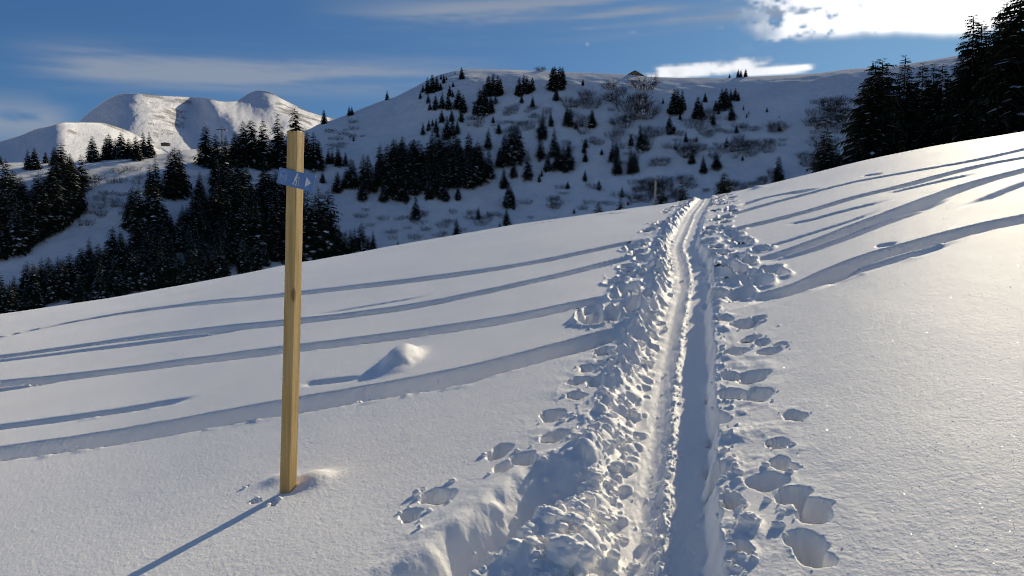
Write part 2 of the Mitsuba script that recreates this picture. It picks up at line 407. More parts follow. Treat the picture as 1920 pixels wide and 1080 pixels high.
def clod_band(n, d0, d1, r0, r1, y0, y1, sink, seed, gate=None):
    r_ = np.random.default_rng(seed)
    for _ in range(n):
        yk = 1 / (1 / y1 + (1 / y0 - 1 / y1) * r_.random()) if r_.random() < .6 else y0 * (y1 / y0) ** r_.random()
        dk = d0 + (d1 - d0) * r_.random()
        if gate is not None and float(nz(np.array([0.0]), np.array([yk]), gate, seed, 2)[0]) < .45:
            continue
        r = r0 * (r1 / r0) ** (r_.random() ** 1.4)
        c = np.array([float(trail_x(yk)) + dk, yk])
        idx = np.array(kd.query_ball_point(c, r * 1.35), int)
        if len(idx) < 3:
            continue
        px_, py_ = vx[idx] - c[0], vy[idx] - c[1]
        a_ = r_.random() * 3.14
        ex, ey = px_ * math.cos(a_) + py_ * math.sin(a_), py_ * math.cos(a_) - px_ * math.sin(a_)
        sq = .65 + .5 * r_.random()
        rho = np.hypot(ex, ey / sq) / r * (1 + .7 * (nz(vx[idx], vy[idx], .9 / r, seed + 5, 2) - .5))
        tilt = (r_.normal(0, .35) * ex + r_.normal(0, .35) * ey)
        bump = np.sqrt(np.maximum(1 - rho ** 2, 0)) * r * (.75 + .3 * r_.random()) + tilt * (rho < 1)
        clod[idx] = np.where(rho < 1, np.maximum(clod[idx], bump - sink * r), clod[idx])


clod = np.zeros(len(vx))
clod_band(300, -.46, -.20, .010, .026, 3.9, 20, .4, 501)
clod_band(260, -.40, -.20, .028, .060, 3.9, 20, .55, 509)
clod_band(230, -.36, -.19, .010, .034, 2.2, 3.9, .4, 508)
clod_band(170, -.42, -.18, .03, .065, 2.6, 14, .45, 502, 1.1)
clod_band(1000, -.055, .030, .005, .013, 2.2, 22, .3, 503)
clod_band(260, .185, .31, .008, .026, 2.2, 24, .35, 504)
clod_band(220, -1.0, -.45, .008, .026, 5.0, 24, .4, 505, 1.7)
clod_band(80, .3, .75, .006, .016, 4.5, 24, .4, 506, 1.7)
clod_band(460, -.17, .15, .004, .011, 2.2, 12, .3, 507)
dz += clod
# wind crust and grain
wind = meshkit.fbm(np.stack([(vx * .8 + vy * .6) * 5, (vy * .8 - vx * .6) * 11, vx * 0], -1), 3, 44) - .5
dz += wind * .003
dz += .085 * np.exp(-((vx + 1.55) ** 2 + (vy - 2.75) ** 2) / 1.1)     # a soft swell left of the post
dz += (meshkit.fbm(np.stack([vx * 60, vy * 60, vx * 0], -1), 2, 46) - .5) * .0016
GZ[vi] += dz
n_r, n_t = len(rr), len(th)
V = np.vstack([np.stack([GX, GY, GZ], 1), [[0, 0, -H0]]])
Fc = grid_faces(n_r, n_t)
ring = np.arange(n_t - 1)
Fc = np.vstack([Fc[:, ::-1], np.stack([ring, ring * 0 + len(V) - 1, ring + 1], 1)])
zz = V[Fc]
up = np.cross(zz[:, 1] - zz[:, 0], zz[:, 2] - zz[:, 0])[:, 2]
Fc[up < 0] = Fc[up < 0][:, ::-1]
scene['snow_field'] = mikit.ply((V, Fc), 'snow_near', smooth=True)
tag('snow_field', 'sunlit foreground snow slope crossed by a trodden ski trail and old ski tracks', None, None, 'structure')
from scipy.interpolate import RegularGridInterpolator
_gi = RegularGridInterpolator((rr, th), GZ.reshape(n_r, n_t), bounds_error=False, fill_value=None)


def ground(x, y):
    return _gi(np.stack([np.hypot(x, y), np.arctan2(x, y)], -1))


def lump_mesh(r_, sub=2):
    m = trimesh.creation.icosphere(sub, 1.0)
    v = np.array(m.vertices)
    off = r_.random(3) * 50
    v = v * (1 + .75 * (meshkit.fbm(v * 1.1 + off, 3, 7) - .5) + .35 * (meshkit.fbm(v * 3.2 + off, 2, 8) - .5))[:, None]
    v = v * [1, .7 + .5 * r_.random(), .65 + .3 * r_.random()]
    a = r_.random() * 6.28
    return v @ np.array([[math.cos(a), -math.sin(a), 0], [math.sin(a), math.cos(a), 0], [0, 0, 1]]), np.array(m.faces)


rl_ = np.random.default_rng(77)
lv, lf, at_ = [], [], 0
spots = []
for _ in range(760):                          # loose crumbs and clods lying about the trail
    yk = 1 / (1 / 11 + (1 / 2.2 - 1 / 11) * rl_.random())
    u = rl_.random()
    dk, r0 = (rl_.normal(-.34, .08), .015) if u < .40 else (rl_.normal(-.015, .022), .006) if u < .62 else (rl_.normal(.25, .03), .010) if u < .75 else (rl_.normal(-.36, .07), .012)
    r = r0 * (.55 + 1.5 * rl_.random() ** 2.2)
    spots.append((float(trail_x(yk)) + dk, yk, r))
for px, py, n, sp, r0 in [(1085, 960, 26, .10, .020), (1040, 1000, 22, .09, .022), (1120, 920, 18, .08, .016), (985, 1055, 20, .10, .018), (930, 1000, 12, .08, .016), (1010, 940, 12, .06, .018), (900, 1070, 16, .09, .016), (1060, 890, 14, .08, .014), (780, 960, 4, .10, .014)]:
    c = at(px, py)
    for _ in range(n):
        spots.append((c[0] + rl_.normal(0, sp), c[1] + rl_.normal(0, sp * 1.3), r0 * (.4 + 1.3 * rl_.random() ** 1.5)))
for px, py, w, h, dpt in HOLES[:-2]:         # thrown out round the boot holes
    c = at(px, py)
    rx = w / 2 / F * c[1]
    for _ in range(3):
        a_ = rl_.random() * 6.283
        spots.append((c[0] + rx * 1.05 * math.cos(a_) * (.9 + .5 * rl_.random()), c[1] + rx * 1.3 * math.sin(a_) * (.9 + .5 * rl_.random()), .009 * (.5 + 1.4 * rl_.random() ** 2)))
SX, SY = np.array([p[0] for p in spots]), np.array([p[1] for p in spots])
for (x_, y_, r), g_ in zip(spots, ground(SX, SY)):
    v, f = lump_mesh(rl_, 2 if r > .011 else 1)
    lv.append(v * r + [x_, y_, g_ + r * .18]); lf.append(f + at_); at_ += len(v)
scene['snow_crumbs'] = mikit.ply((np.vstack(lv), np.vstack(lf)), 'snow_near', smooth=True)
tag('snow_crumbs', 'loose crumbs and small clods of snow lying along the trodden trail', None, None, 'stuff')
for px, py, wpx, lab in [(1068, 1040, 96, 'largest snow lump, at the lower middle edge left of the ski trail'), (1085, 950, 46, 'rounded snow clod just above the largest lump'), (1052, 915, 30, 'snow clod above left of the rounded one, in the trodden gully'), (1020, 985, 34, 'snow clod left of the largest lump'),
                         (1405, 988, 36, 'fist-sized snow lump between the lowest boot holes right of the trail'), (1458, 986, 26, 'smaller snow lump right of the fist-sized one'), (1190, 988, 22, 'single clod lying in the left ski rut near the bottom'), (848, 905, 16, 'small upright clod at the boot hole right of the post foot'),
                         (782, 933, 18, 'small leaning clod left of the boot hole beside the post'), (1403, 742, 12, 'tiny upright clod in front of the wide boot hole'), (1225, 427, 10, 'tiny pointed clod on the smooth snow left of the far trail'), (672, 745, 26, 'small snow-capped lump in the long shaded ski track right of the post')]:
    c = at(px, py)
    r = wpx / 2 / F * c[1]
    g_ = float(ground(np.array([c[0]]), np.array([c[1]]))[0])
    v, f = lump_mesh(rl_, 4 if wpx > 30 else 3)
    key = numbered('snow_lump')
    scene[key] = mikit.ply((v * r + [c[0], c[1], g_ + r * .15], f), 'snow_near', smooth=True)
    tag(key, lab, 'snow lump')


# ------------------------------------------------------------------ the shaded hillside opposite
HS = np.array([(-250, 318), (-100, 312), (0, 306), (60, 304), (150, 301), (200, 297), (300, 289), (350, 281), (400, 277), (480, 264), (540, 254), (580, 242), (600, 232), (620, 226), (650, 215), (690, 199), (720, 188), (740, 182), (760, 172), (780, 162),
               (800, 151), (820, 142), (840, 136), (860, 132), (880, 130), (960, 131), (1000, 133), (1060, 135), (1120, 137), (1180, 140), (1210, 143), (1250, 145), (1290, 146), (1340, 146), (1400, 144), (1450, 142), (1500, 140), (1550, 135),
               (1600, 129), (1650, 127), (1700, 120), (1750, 112), (1800, 103), (1850, 92), (1920, 75), (2050, 40), (2200, 0), (2500, -60), (2900, -110)], float)
hq, he = ray(HS[:, 0], HS[:, 1])
hill_e = PchipInterpolator(hq, he)
hill_yr = PchipInterpolator(ray([-250, 0, 300, 600, 870, 1300, 1800, 2300, 2900], 300)[0], [360, 390, 430, 520, 560, 540, 470, 420, 400])
hill_yb = PchipInterpolator(ray([-250, 0, 400, 700, 1000, 1400, 1800, 2300, 2900], 400)[0], [230, 240, 265, 335, 370, 365, 320, 295, 280])
hill_eb = PchipInterpolator(ray([-250, 0, 250, 540, 850, 1200, 1600, 1920, 2900], 500)[0], [-.16, -.135, -.115, -.075, -.025, .005, .05, .08, .1])


def hill_z(q, y):
    yb, yr, er, eb = hill_yb(q), hill_yr(q), hill_e(q), hill_eb(q)
    t = (y - yb) / (yr - yb)
    zb, zr = eb * yb, er * yr
    tt = np.clip(t, 0, 1)
    slope = (zr - zb)
    g = tt * 1.12 - .12 * tt ** 2.2 + .05 * np.sin(tt * math.pi * 2) * -1
    z = zb + slope * g
    # beyond the top the ground flattens just under the line of sight; below the foot it runs into the valley
    z = np.where(t > 1, er * yr + (y - yr) * (er - .06), z)
    z = np.where(t < 0, zb + (y - yb) * .12, z)
    return z


hqs = np.r_[np.linspace(-.80, .72, 620), np.linspace(.74, 1.4, 50)]
hts = np.r_[np.linspace(-.6, -.02, 12), np.linspace(0, 1, 210), np.linspace(1.03, 2.0, 16)]
HQ, HT = np.meshgrid(hqs, hts, indexing='ij')
HY = hill_yb(HQ) + HT * (hill_yr(HQ) - hill_yb(HQ))
HX = HQ * HY
env = np.clip(HT * 6, 0, 1) * np.clip((1 - HT) * 7, .06, 1)


def hill_bump(x, y):
    return (nz(x, y, .012, 301, 3) - .5) * 9 + (nz(x, y, .05, 303, 3) - .5) * 3.5 + (nz(x, y, .2, 305, 3) - .5) * 1.0


def hill_env(q, y):
    t = (y - hill_yb(q)) / (hill_yr(q) - hill_yb(q))
    return np.clip(t * 6, 0, 1) * np.clip((1 - t) * 7, .02, 1)


def hill(x, y):
    q = np.asarray(x) / np.asarray(y)
    return hill_z(q, y) + hill_env(q, y) * hill_bump(x, y)


HZ = hill(HX.ravel(), HY.ravel())
HV = np.stack([HX.ravel(), HY.ravel(), HZ], 1)
scene['hillside'] = mikit.ply((HV, grid_faces(len(hqs), len(hts))), 'snow_hill', smooth=True)
tag('hillside', 'snowy mountainside in shade with scattered spruces and scrub', None, None, 'structure')


def on_hill(px, py):
    """The nearest point of the hillside seen at (px, py) over the near slope."""
    q, e = (float(v) for v in ray(px, py))
    ys = np.linspace(float(hill_yb(q)), float(hill_yr(q)), 500)
    zs = hill(q * ys, ys)
    hit = np.nonzero(zs / ys >= e)[0]
    y = ys[hit[0]] if len(hit) else ys[-1]
    return q * y, y, float(hill(np.array([q * y]), np.array([y]))[0])


# ------------------------------------------------------------------ far mountains
def far_mesh(ctrl, sky, rows_bottom, nq, nr, noise_amp, seed):
    c = np.array(ctrl, float)
    rbf = RBFInterpolator(c[:, :2] / 100, np.log(c[:, 2]), kernel='linear', smoothing=.002)
    s = np.array(sky, float)
    top = PchipInterpolator(s[:, 0], s[:, 1])
    pxs = np.linspace(s[0, 0], s[-1, 0], nq)
    out = []
    tt = np.linspace(0, 1, nr)
    P, TT = np.meshgrid(pxs, tt, indexing='ij')
    ROW = top(P) * TT + rows_bottom * (1 - TT)
    dep = np.exp(rbf(np.stack([P.ravel(), ROW.ravel()], 1) / 100)).reshape(P.shape)
    dep = gaussian_filter(dep, (4, 2))
    q, e = ray(P, ROW)
    dep = dep * (1 + noise_amp * (meshkit.fbm(np.stack([P / 22, ROW / 16, P * 0], -1), 5, seed) - .5) * np.clip((1 - TT) * 12, .1, 1))
    X, Y, Z = q * dep, dep, e * dep
    # the far side falls away behind the skyline
    bx, by, bz = X[:, -1:], Y[:, -1:] * 1.25, Z[:, -1:] * .75
    X, Y, Z = np.hstack([X, bx * 1.25, bx * 1.6]), np.hstack([Y, by, by * 1.3]), np.hstack([Z, bz, bz * .1])
    return np.stack([X.ravel(), Y.ravel(), Z.ravel()], 1), grid_faces(nq, nr + 2)


main_sky = [(90, 262), (130, 240), (150, 226), (165, 212), (185, 197), (205, 184), (222, 177), (240, 175), (270, 176), (300, 179), (340, 181), (380, 183), (420, 190), (440, 190), (455, 182), (470, 173), (485, 169), (500, 171), (520, 180), (545, 193), (570, 205), (600, 216),
            (625, 222), (660, 232), (760, 262)]
main_ctrl = [(90, 262, 4500), (90, 330, 4300), (150, 228, 4150), (190, 230, 3700), (185, 197, 4050), (222, 178, 3850), (240, 200, 3420), (240, 235, 3050), (220, 260, 2800), (260, 178, 3720), (300, 181, 3900), (300, 215, 3450), (345, 183, 4080), (372, 196, 4150), (350, 232, 3650),
             (300, 260, 2900), (390, 278, 3000), (350, 300, 2400), (250, 310, 2200), (383, 186, 3950), (410, 205, 3560), (440, 228, 3180), (470, 250, 2880), (500, 275, 2550), (430, 270, 2750), (420, 192, 4100), (450, 190, 4250), (470, 215, 3700), (485, 170, 4400), (480, 195, 4080),
             (512, 200, 3850), (545, 232, 3480), (505, 240, 3330), (540, 200, 4300), (575, 222, 4200), (620, 224, 4800), (600, 260, 3700), (660, 240, 5000), (760, 262, 5400), (760, 320, 4800), (560, 300, 2600), (660, 310, 3300)]
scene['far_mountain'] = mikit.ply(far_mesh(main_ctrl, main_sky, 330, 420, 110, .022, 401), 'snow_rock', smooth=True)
tag('far_mountain', 'distant sunlit snow mountain with a rocky dark left flank and two tops', None, None, 'structure')
foot_sky = [(-260, 330), (-80, 288), (0, 265), (40, 253), (70, 241), (90, 237), (112, 231), (125, 229), (150, 229), (190, 230), (215, 236), (240, 245), (260, 255), (300, 276), (340, 300)]
foot_ctrl = [(-260, 330, 2400), (-80, 288, 2150), (0, 265, 2000), (60, 246, 1900), (112, 233, 1780), (112, 250, 1600), (110, 275, 1400), (100, 310, 1200), (60, 290, 1480), (0, 300, 1560), (-80, 320, 1700), (150, 231, 1950), (150, 250, 1760), (160, 275, 1520), (200, 233, 2150), (200, 260, 1800),
             (240, 247, 2250), (240, 280, 1800), (300, 280, 2400), (300, 310, 1900), (200, 310, 1300), (-260, 345, 2200)]
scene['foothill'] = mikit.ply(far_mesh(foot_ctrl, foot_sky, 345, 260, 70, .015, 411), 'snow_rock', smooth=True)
tag('foothill', 'sunlit snow shoulder in front of the far mountain, its left side in shade', None, None, 'structure')


# ------------------------------------------------------------------ spruces and scrub: one of each kind, then copies
def tris(v):
    v = np.asarray(v, float).reshape(-1, 3)
    return v, np.arange(len(v)).reshape(-1, 3)


def spruce(seed, width, levels, per, sprays, snow, gap=.0, twig=1.0, lean=0.0):
    """Unit-height spruce: (trunk, crown, snow on the branches) as meshes; the crown is whorls of drooping boughs with hanging sprays."""
    r = np.random.default_rng(seed)
    crown, white = [], []
    for i in range(levels):
        h = .05 + .93 * (i / (levels - 1)) ** .92
        reach = width * (1 - h) ** .60 * (.82 + .36 * r.random()) + .008
        if h < .16:
            reach *= .85 + h
        n = max(4, int(per * (1.05 - .55 * h)))
        a0 = r.random() * 6.28
        for k in range(n):
            if r.random() < gap:
                continue
            a = a0 + 6.283 * k / n + r.normal(0, .22)
            L = reach * (.62 + .5 * r.random())
            d = np.array([math.cos(a), math.sin(a), 0])
            s = np.array([-d[1], d[0], 0])
            root = np.array([0, 0, h + r.normal(0, .016)])
            droop = (.10 + .42 * (1 - h)) * (.7 + .6 * r.random()) - .12 * (h > .9)
            def pt(t, side=0.0, dn=0.0):
                return root + d * L * t + s * side + np.array([0, 0, -droop * L * t ** 1.3 + .10 * L * max(0, t - .7) - dn])
            w = L * (.17 + .10 * r.random()) * twig
            crown += [pt(0), pt(.55, w), pt(.55, -w), pt(.55, w), pt(1.0), pt(.55, -w)]
            for j in range(sprays):
                t = .22 + .76 * (j + r.random()) / sprays
                sd = (1 if j % 2 else -1) * w * (1.25 - .6 * t) * (.5 + r.random())
                l2 = L * (.16 + .16 * r.random())
                a_ = pt(t - .05)
                b_ = pt(min(t + .07, 1.05))
                c_ = pt(min(t + .16, 1.15), sd * 1.5, l2 * (.25 + .75 * r.random()))
                crown += [a_, b_, c_]
            if r.random() < snow and h < .96:
                t0, t1, ws = .25 + .3 * r.random(), .75 + .27 * r.random(), w * (.35 + .45 * r.random())
                up = np.array([0, 0, .10 * w + .0015])
                a_, b_, c_, e_ = pt(t0) + up, pt((t0 + t1) / 2, ws) + up, pt(t1) + up, pt((t0 + t1) / 2, -ws) + up
                top = pt((t0 + t1) / 2) + up * 2.2
                white += [a_, b_, top, b_, c_, top, c_, e_, top, e_, a_, top]
    tip = [np.array([0, 0, 1.0])]
    for k in range(5):
        a = k * 1.2566
        crown += [np.array([0, 0, 1.005]), np.array([.006 * math.cos(a), .006 * math.sin(a), .93]), np.array([.006 * math.cos(a + 1.2), .006 * math.sin(a + 1.2), .93])]
    k = 7
    ang = np.arange(k) * 2 * math.pi / k
    hs, rs = [-.04, .1, .5, .97], [.016, .013, .008, .002]
    tv = np.vstack([np.stack([rr_ * np.cos(ang), rr_ * np.sin(ang), ang * 0 + hh], 1) for hh, rr_ in zip(hs, rs)])
    tf = []
    for a in range(len(hs) - 1):
        for b in range(k):
            c = (b + 1) % k
            tf += [[a * k + b, a * k + c, (a + 1) * k + c], [a * k + b, (a + 1) * k + c, (a + 1) * k + b]]
    return (tv, np.array(tf)), tris(crown), tris(white)


def group(name, parts):
    scene[name] = {'type': 'shapegroup', **{k: mikit.ply(m, b) for k, m, b in parts if len(m[0])}}


KINDS = {'far': [], 'near': []}
for k, (w, lv, per, sp, sn) in enumerate([(.26, 30, 14, 6, .26), (.30, 28, 15, 6, .32), (.23, 32, 13, 6, .20), (.33, 26, 15, 6, .36), (.28, 30, 14, 6, .14), (.25, 28, 13, 6, .46)]):
    t_, c_, s_ = spruce(50 + k, w, lv, per, sp, sn, gap=.05, twig=1.25)
    group(f'spruce_kind_{k}', [('trunk', t_, 'bark'), ('crown', c_, 'needles'), ('branch_snow', s_, 'tree_snow')])
    KINDS['far'].append(f'spruce_kind_{k}')
for k, (w, lv, per, sp, sn, gp) in enumerate([(.27, 54, 15, 11, .30, .10), (.23, 58, 14, 11, .22, .12), (.29, 52, 15, 11, .32, .08), (.20, 58, 13, 10, .20, .14)]):
    t_, c_, s_ = spruce(80 + k, w, lv, per, sp, sn, gap=gp, twig=.75)
    group(f'big_spruce_kind_{k}', [('trunk', t_, 'bark'), ('crown', c_, 'needles'), ('branch_snow', s_, 'tree_snow')])
    KINDS['near'].append(f'big_spruce_kind_{k}')


def bush(seed, n, spread, forks, snow=0.0, flat_=1.0, thick=.011):
    """Unit-height leafless bush of thin forking stems (and a little snow caught in it)."""
    r = np.random.default_rng(seed)
    out, white = [], []
    def stem(p, d, l, w, depth):
        q = p + d * l
        s = np.cross(d, r.normal(size=3))
        s = s / (np.linalg.norm(s) + 1e-9) * w
        s2 = np.cross(d, s)
        out.extend([p - s, p + s, q, p - s2, p + s2, q])
        if depth:
            for _ in range(forks):
                dd = d + r.normal(size=3) * .42
                dd[2] = abs(dd[2]) * .8 + .08
                stem(p + d * l * (.45 + .5 * r.random()), dd / np.linalg.norm(dd), l * (.5 + .3 * r.random()), w * .6, depth - 1)
    for _ in range(n):
        a, rad = r.random() * 6.283, spread * math.sqrt(r.random())
        p = np.array([rad * math.cos(a), rad * math.sin(a), -.08])
        d = np.array([math.cos(a) * rad / spread * .55, math.sin(a) * rad / spread * .55, 1]) + r.normal(size=3) * .18
        stem(p, d / np.linalg.norm(d), .40 + .30 * r.random(), thick, 2)
        if r.random() < snow:
            c = p + np.array([0, 0, .25 + .3 * r.random()])
            m = trimesh.creation.icosphere(0, .11)
            v = m.vertices * [1.5, 1.2, .5] * (.6 + .7 * r.random()) + c
            white.extend(v[m.faces].reshape(-1, 3))
    f = np.array([1, 1, flat_])
    return tris(np.array(out) * f), tris(np.array(white) * f) if white else (np.zeros((0, 3)), np.zeros((0, 3), int))


BUSHES, SCRUBS = [], []
for k in range(3):
    b_, s_ = bush(120 + k, 46, .50, 4, .25)
    group(f'bush_kind_{k}', [('stems', b_, 'twigs'), ('branch_snow', s_, 'tree_snow')])
    BUSHES.append(f'bush_kind_{k}')
for k in range(3):
    b_, s_ = bush(130 + k, 40, .9, 2, .30, thick=.022)
    group(f'scrub_kind_{k}', [('stems', b_, 'twigs'), ('branch_snow', s_, 'tree_snow')])
    SCRUBS.append(f'scrub_kind_{k}')


def put(key, kind, p, h, rot, wide=1.0, tilt=0.0):
    m = T().translate([float(v) for v in p]).rotate([0, 0, 1], float(rot)).rotate([1, 0, 0], float(tilt)).scale([float(h * wide), float(h * wide), float(h)])
    for part in scene[kind]:
        if part in ('branch_snow', 'stems'):
            labels[key + '__' + part] = {'kind': 'stuff'}
    scene[key] = {'type': 'instance', 'kind': {'type': 'ref', 'id': kind}, 'to_world': m}


ORD = ['leftmost', 'second', 'third', 'fourth', 'fifth', 'sixth', 'seventh', 'eighth', 'ninth', 'tenth', 'eleventh', 'twelfth', 'thirteenth', 'fourteenth', 'fifteenth', 'sixteenth', 'seventeenth', 'eighteenth']


def spruce_at(px, row_base, row_top, label, grp, kinds=None, name='spruce_tree', wide=1.0):
    x, y, z = on_hill(px, row_base)
    _, e = ray(px, row_top)
    h = max(float(e) * y - z, 1.5)
    key = numbered(name)
    put(key, (kinds or KINDS['far'])[rng.integers(len(kinds or KINDS['far']))], (x, y, z - .2), h, rng.random() * 360, wide * (.92 + .2 * rng.random()), rng.normal(0, 1.2))
    tag(key, label, 'tree', grp)
    return key


def row_of(items, where, grp, one=None):
    """Trees that the photograph lets one tell apart: each gets its rank from the left, and its size among its neighbours."""
    items = sorted(items, key=lambda t: t[0])
    hs = [b - t for _, b, t in items]
    for i, (px, b, t) in enumerate(items):
        if len(items) == 1:
            lab = one
        else:
            size = 'tallest' if b - t == max(hs) and hs.count(b - t) == 1 else 'smallest' if b - t == min(hs) and hs.count(b - t) == 1 else ''
            rank = 'leftmost' if i == 0 else 'rightmost' if i == len(items) - 1 else ORD[i] + ' from left'
            lab = f'{size + " " if size else ""}spruce {rank} {where}'
        spruce_at(px, b, t, lab, grp if len(items) > 1 else None)


LONE = [  # (px, base row, top row), label
    ((557, 300, 199), 'tall broad spruce rising just above the top of the wooden marker post'),
    ((779, 410, 363), 'lone bushy spruce in the open snow below the central forest patch'),
    ((726, 187, 168), 'lone small spruce standing on the rising left ridge line'),
    ((608, 232, 204), 'lone spruce on the ridge line where the far mountain disappears'),
    ((663, 264, 253), 'tiny spruce among scrub high on the left side of the open slope'),
    ((709, 296, 289), 'tiny spruce sapling just above the left end of the central forest'),
    ((605, 342, 321), 'small lone spruce just right of the blue sign'),
    ((990, 337, 280), 'broad snow-flecked spruce right of the central forest, apart from it'),
    ((1039, 292, 238), 'slender dark spruce in the middle of the scrubby slope right of centre'),
    ((1110, 238, 203), 'heavily snowed pale spruce among brown bushes below the ridge hut'),
    ((1095, 287, 264), 'small dark spruce below the brown bushes left of the far pole'),
    ((1123, 355, 336), 'small spruce by a snowy terrace up left of the far pole'),
    ((1459, 343, 290), 'spruce with two tops right of the bare round tree at the slope edge'),
    ((1444, 268, 256), 'small spruce at the right end of the scrubby slope'),
    ((1392, 301, 288), 'low dark spruce in the open snow beneath the scrubby slope'),
    ((1438, 210, 200), 'tiny spruce high in the smooth snow bowl'),
    ((1461, 221, 216), 'tiniest sapling at the right of the smooth snow bowl'),
    ((1243, 194, 183), 'small leaning sapling left of the dense spruce trio below the hut'),
    ((1093, 160, 147), 'small thin spruce near the ridge left of the hut'),
    ((1322, 191, 173), 'narrow single spruce above and right of a pointed spruce pair'),
    ((897, 412, 385), 'small spruce low in the open snow right of the lone bushy one'),
    ((856, 448, 406), 'dark spruce cut off by the snow slope edge in the centre'),
    ((746, 470, 450), 'tiny spruce top peeping over the snow slope right of the low spruce row'),
    ((866, 148, 125), 'single spruce on the ridge line at the top of the hill'),
    ((853, 139, 133), 'tiny sapling on the ridge line left of the single ridge spruce'),
    ((1368, 146, 137), 'small sapling on the ridge left of three ridge-top spruces'),
    ((374, 374, 319), 'bushy spruce left of the long tree column, above a snow clearing'),
    ((377, 307, 285), 'small spruce by the left edge of the tree group with the lift pylon'),
    ((86, 306, 283), 'small spruce alone on the flat shoulder at the left'),
    ((2, 309, 289), 'reddish dark spruce cut by the left picture edge'),
    ((1111, 239, 208), 'snow-covered spruce under two brown bushes'),
    ((1011, 341, 323), 'thin small spruce right of the broad snow-flecked spruce'),
]
for (px, b, t), lab in LONE:
    spruce_at(px, b, t, lab, None)

row_of([(53, 317, 278), (65, 317, 276)], 'of the pair on the far left shoulder', 'spruce pair on the far left shoulder')
row_of([(103, 310, 274), (117, 338, 266), (132, 325, 286), (154, 358, 288)], 'of the four big spruces left of the bare shoulder row', 'big spruces at the left')
row_of([(174, 304, 254), (198, 299, 255), (206, 299, 249), (217, 299, 257), (228, 298, 246), (243, 296, 258), (256, 301, 253), (269, 295, 246), (282, 296, 246)], 'in the row along the left shoulder skyline', 'spruces in a row along the left shoulder')
row_of([(282, 366, 306), (293, 363, 293), (318, 366, 283), (329, 369, 272), (338, 366, 276)], 'in the clump beneath the left shoulder row', 'clump beneath the left shoulder row')
row_of([(245, 426, 354), (253, 427, 347), (262, 431, 346), (282, 432, 345), (293, 435, 338)], 'of the block standing left above the dense lower forest', 'block above the lower forest')
row_of([(387, 310, 233), (404, 315, 249), (425, 313, 252), (435, 311, 263), (442, 300, 245), (449, 314, 253), (457, 305, 225), (474, 311, 221), (485, 316, 256), (494, 315, 222), (508, 312, 262), (523, 311, 211), (531, 314, 250)],
       'of the upright group around the lift pylon', 'spruces around the lift pylon')
row_of([(577, 315, 245), (589, 316, 246), (598, 318, 260)], 'of the trio right of the post top', 'trio right of the post top')
row_of([(616, 306, 276), (623, 306, 281), (634, 311, 273), (648, 311, 282)], 'of the small ones on the slope right of the post', 'small spruces right of the post')
row_of([(580, 492, 352), (590, 490, 366), (600, 489, 348), (613, 488, 352), (622, 486, 388)], 'of the tall dark block right of the post', 'tall block right of the post')
row_of([(636, 482, 423), (648, 481, 431), (658, 480, 427), (666, 479, 424), (677, 479, 416), (690, 477, 440), (699, 475, 431)], 'of the low row ending the lower forest', 'low row ending the lower forest')
row_of([(655, 201 + 16, 197), (660, 216, 199)], 'of the pair on the left ridge line', 'pair on the left ridge line')
row_of([(788, 185, 169), (793, 173, 157), (802, 174, 143), (811, 173, 138), (819, 171, 141), (826, 169, 154), (827, 149, 137), (832, 156, 138), (837, 150, 142)], 'of the topmost clump left of the hilltop', 'topmost clump left of the hilltop')
row_of([(803, 193, 173), (806, 206, 189), (817, 205, 177), (829, 204, 171), (841, 205, 172), (843, 179, 158), (849, 182, 167), (849.5, 163, 151), (860, 204, 167), (869, 211, 176)], 'of the second clump beneath the topmost one', 'second clump left of the hilltop')
row_of([(793, 253, 228), (804, 244, 224), (811, 236, 221), (818, 248, 220), (820, 257, 242)], 'of the small five above the central forest', 'small five above the central forest')
row_of([(828, 229, 204), (838, 258, 216), (847, 228, 204), (848.5, 253, 217), (857, 251, 224), (865, 228, 202)], 'of the loose group above the central forest right end', 'loose group above the central forest')
row_of([(890, 214, 189), (901, 214, 165), (907, 196, 157), (912, 215, 180), (916, 178, 140), (920, 211, 180), (925, 178, 136), (929, 194, 176), (934, 179, 140), (938, 175, 145)], 'of the wedge-shaped clump below the hilltop', 'wedge-shaped clump below the hilltop')
row_of([(969, 178, 157), (974, 178, 144), (978, 193, 176), (983, 174, 137), (988, 174, 143), (993, 173, 149), (998, 170, 143), (998.5, 203, 177)], 'of the clump right of the wedge below the ridge', 'clump right of the wedge')
row_of([(1036, 169, 124), (1040, 168, 123), (1043, 188, 164), (1049, 166, 124), (1055, 159, 125)], 'of the dark tall clump touching the ridge line', 'dark tall clump touching the ridge line')
row_of([(633, 360, 320), (649, 352, 314), (658, 351, 295), (664, 352, 299), (680, 374, 330), (682, 352, 286), (690, 352, 288), (698, 359, 314)], 'at the left end of the central forest', 'left end of the central forest')
row_of([(711, 346, 301), (720, 378, 341), (728, 352, 269), (739, 352, 286), (740, 369, 314), (757, 376, 322), (775, 364, 316), (805, 372, 333), (826, 368, 312), (834, 376, 340), (857, 350, 303), (859, 374, 344), (880, 350, 285)],
       'along the front of the central forest', 'front of the central forest')
row_of([(752, 342, 264), (766, 342, 266), (774, 338, 268), (783, 340, 260), (791, 338, 268), (800, 340, 266), (808, 340, 262), (817, 338, 264), (832, 345, 285), (845, 345, 275), (868, 345, 280), (892, 345, 290)],
       'along the back skyline of the central forest', 'back of the central forest')
row_of([(915, 280, 239), (917, 333, 277), (947, 300, 248), (937, 313, 274), (958, 307, 235), (966, 304, 236), (973, 299, 229), (963, 331, 301)], 'of the snow-flecked stand right of the central forest', 'stand right of the central forest')
row_of([(945, 351, 313), (954, 388, 339), (950, 421, 390), (937, 432, 416)], 'of the line stepping down to the slope edge', 'line stepping down to the slope edge')
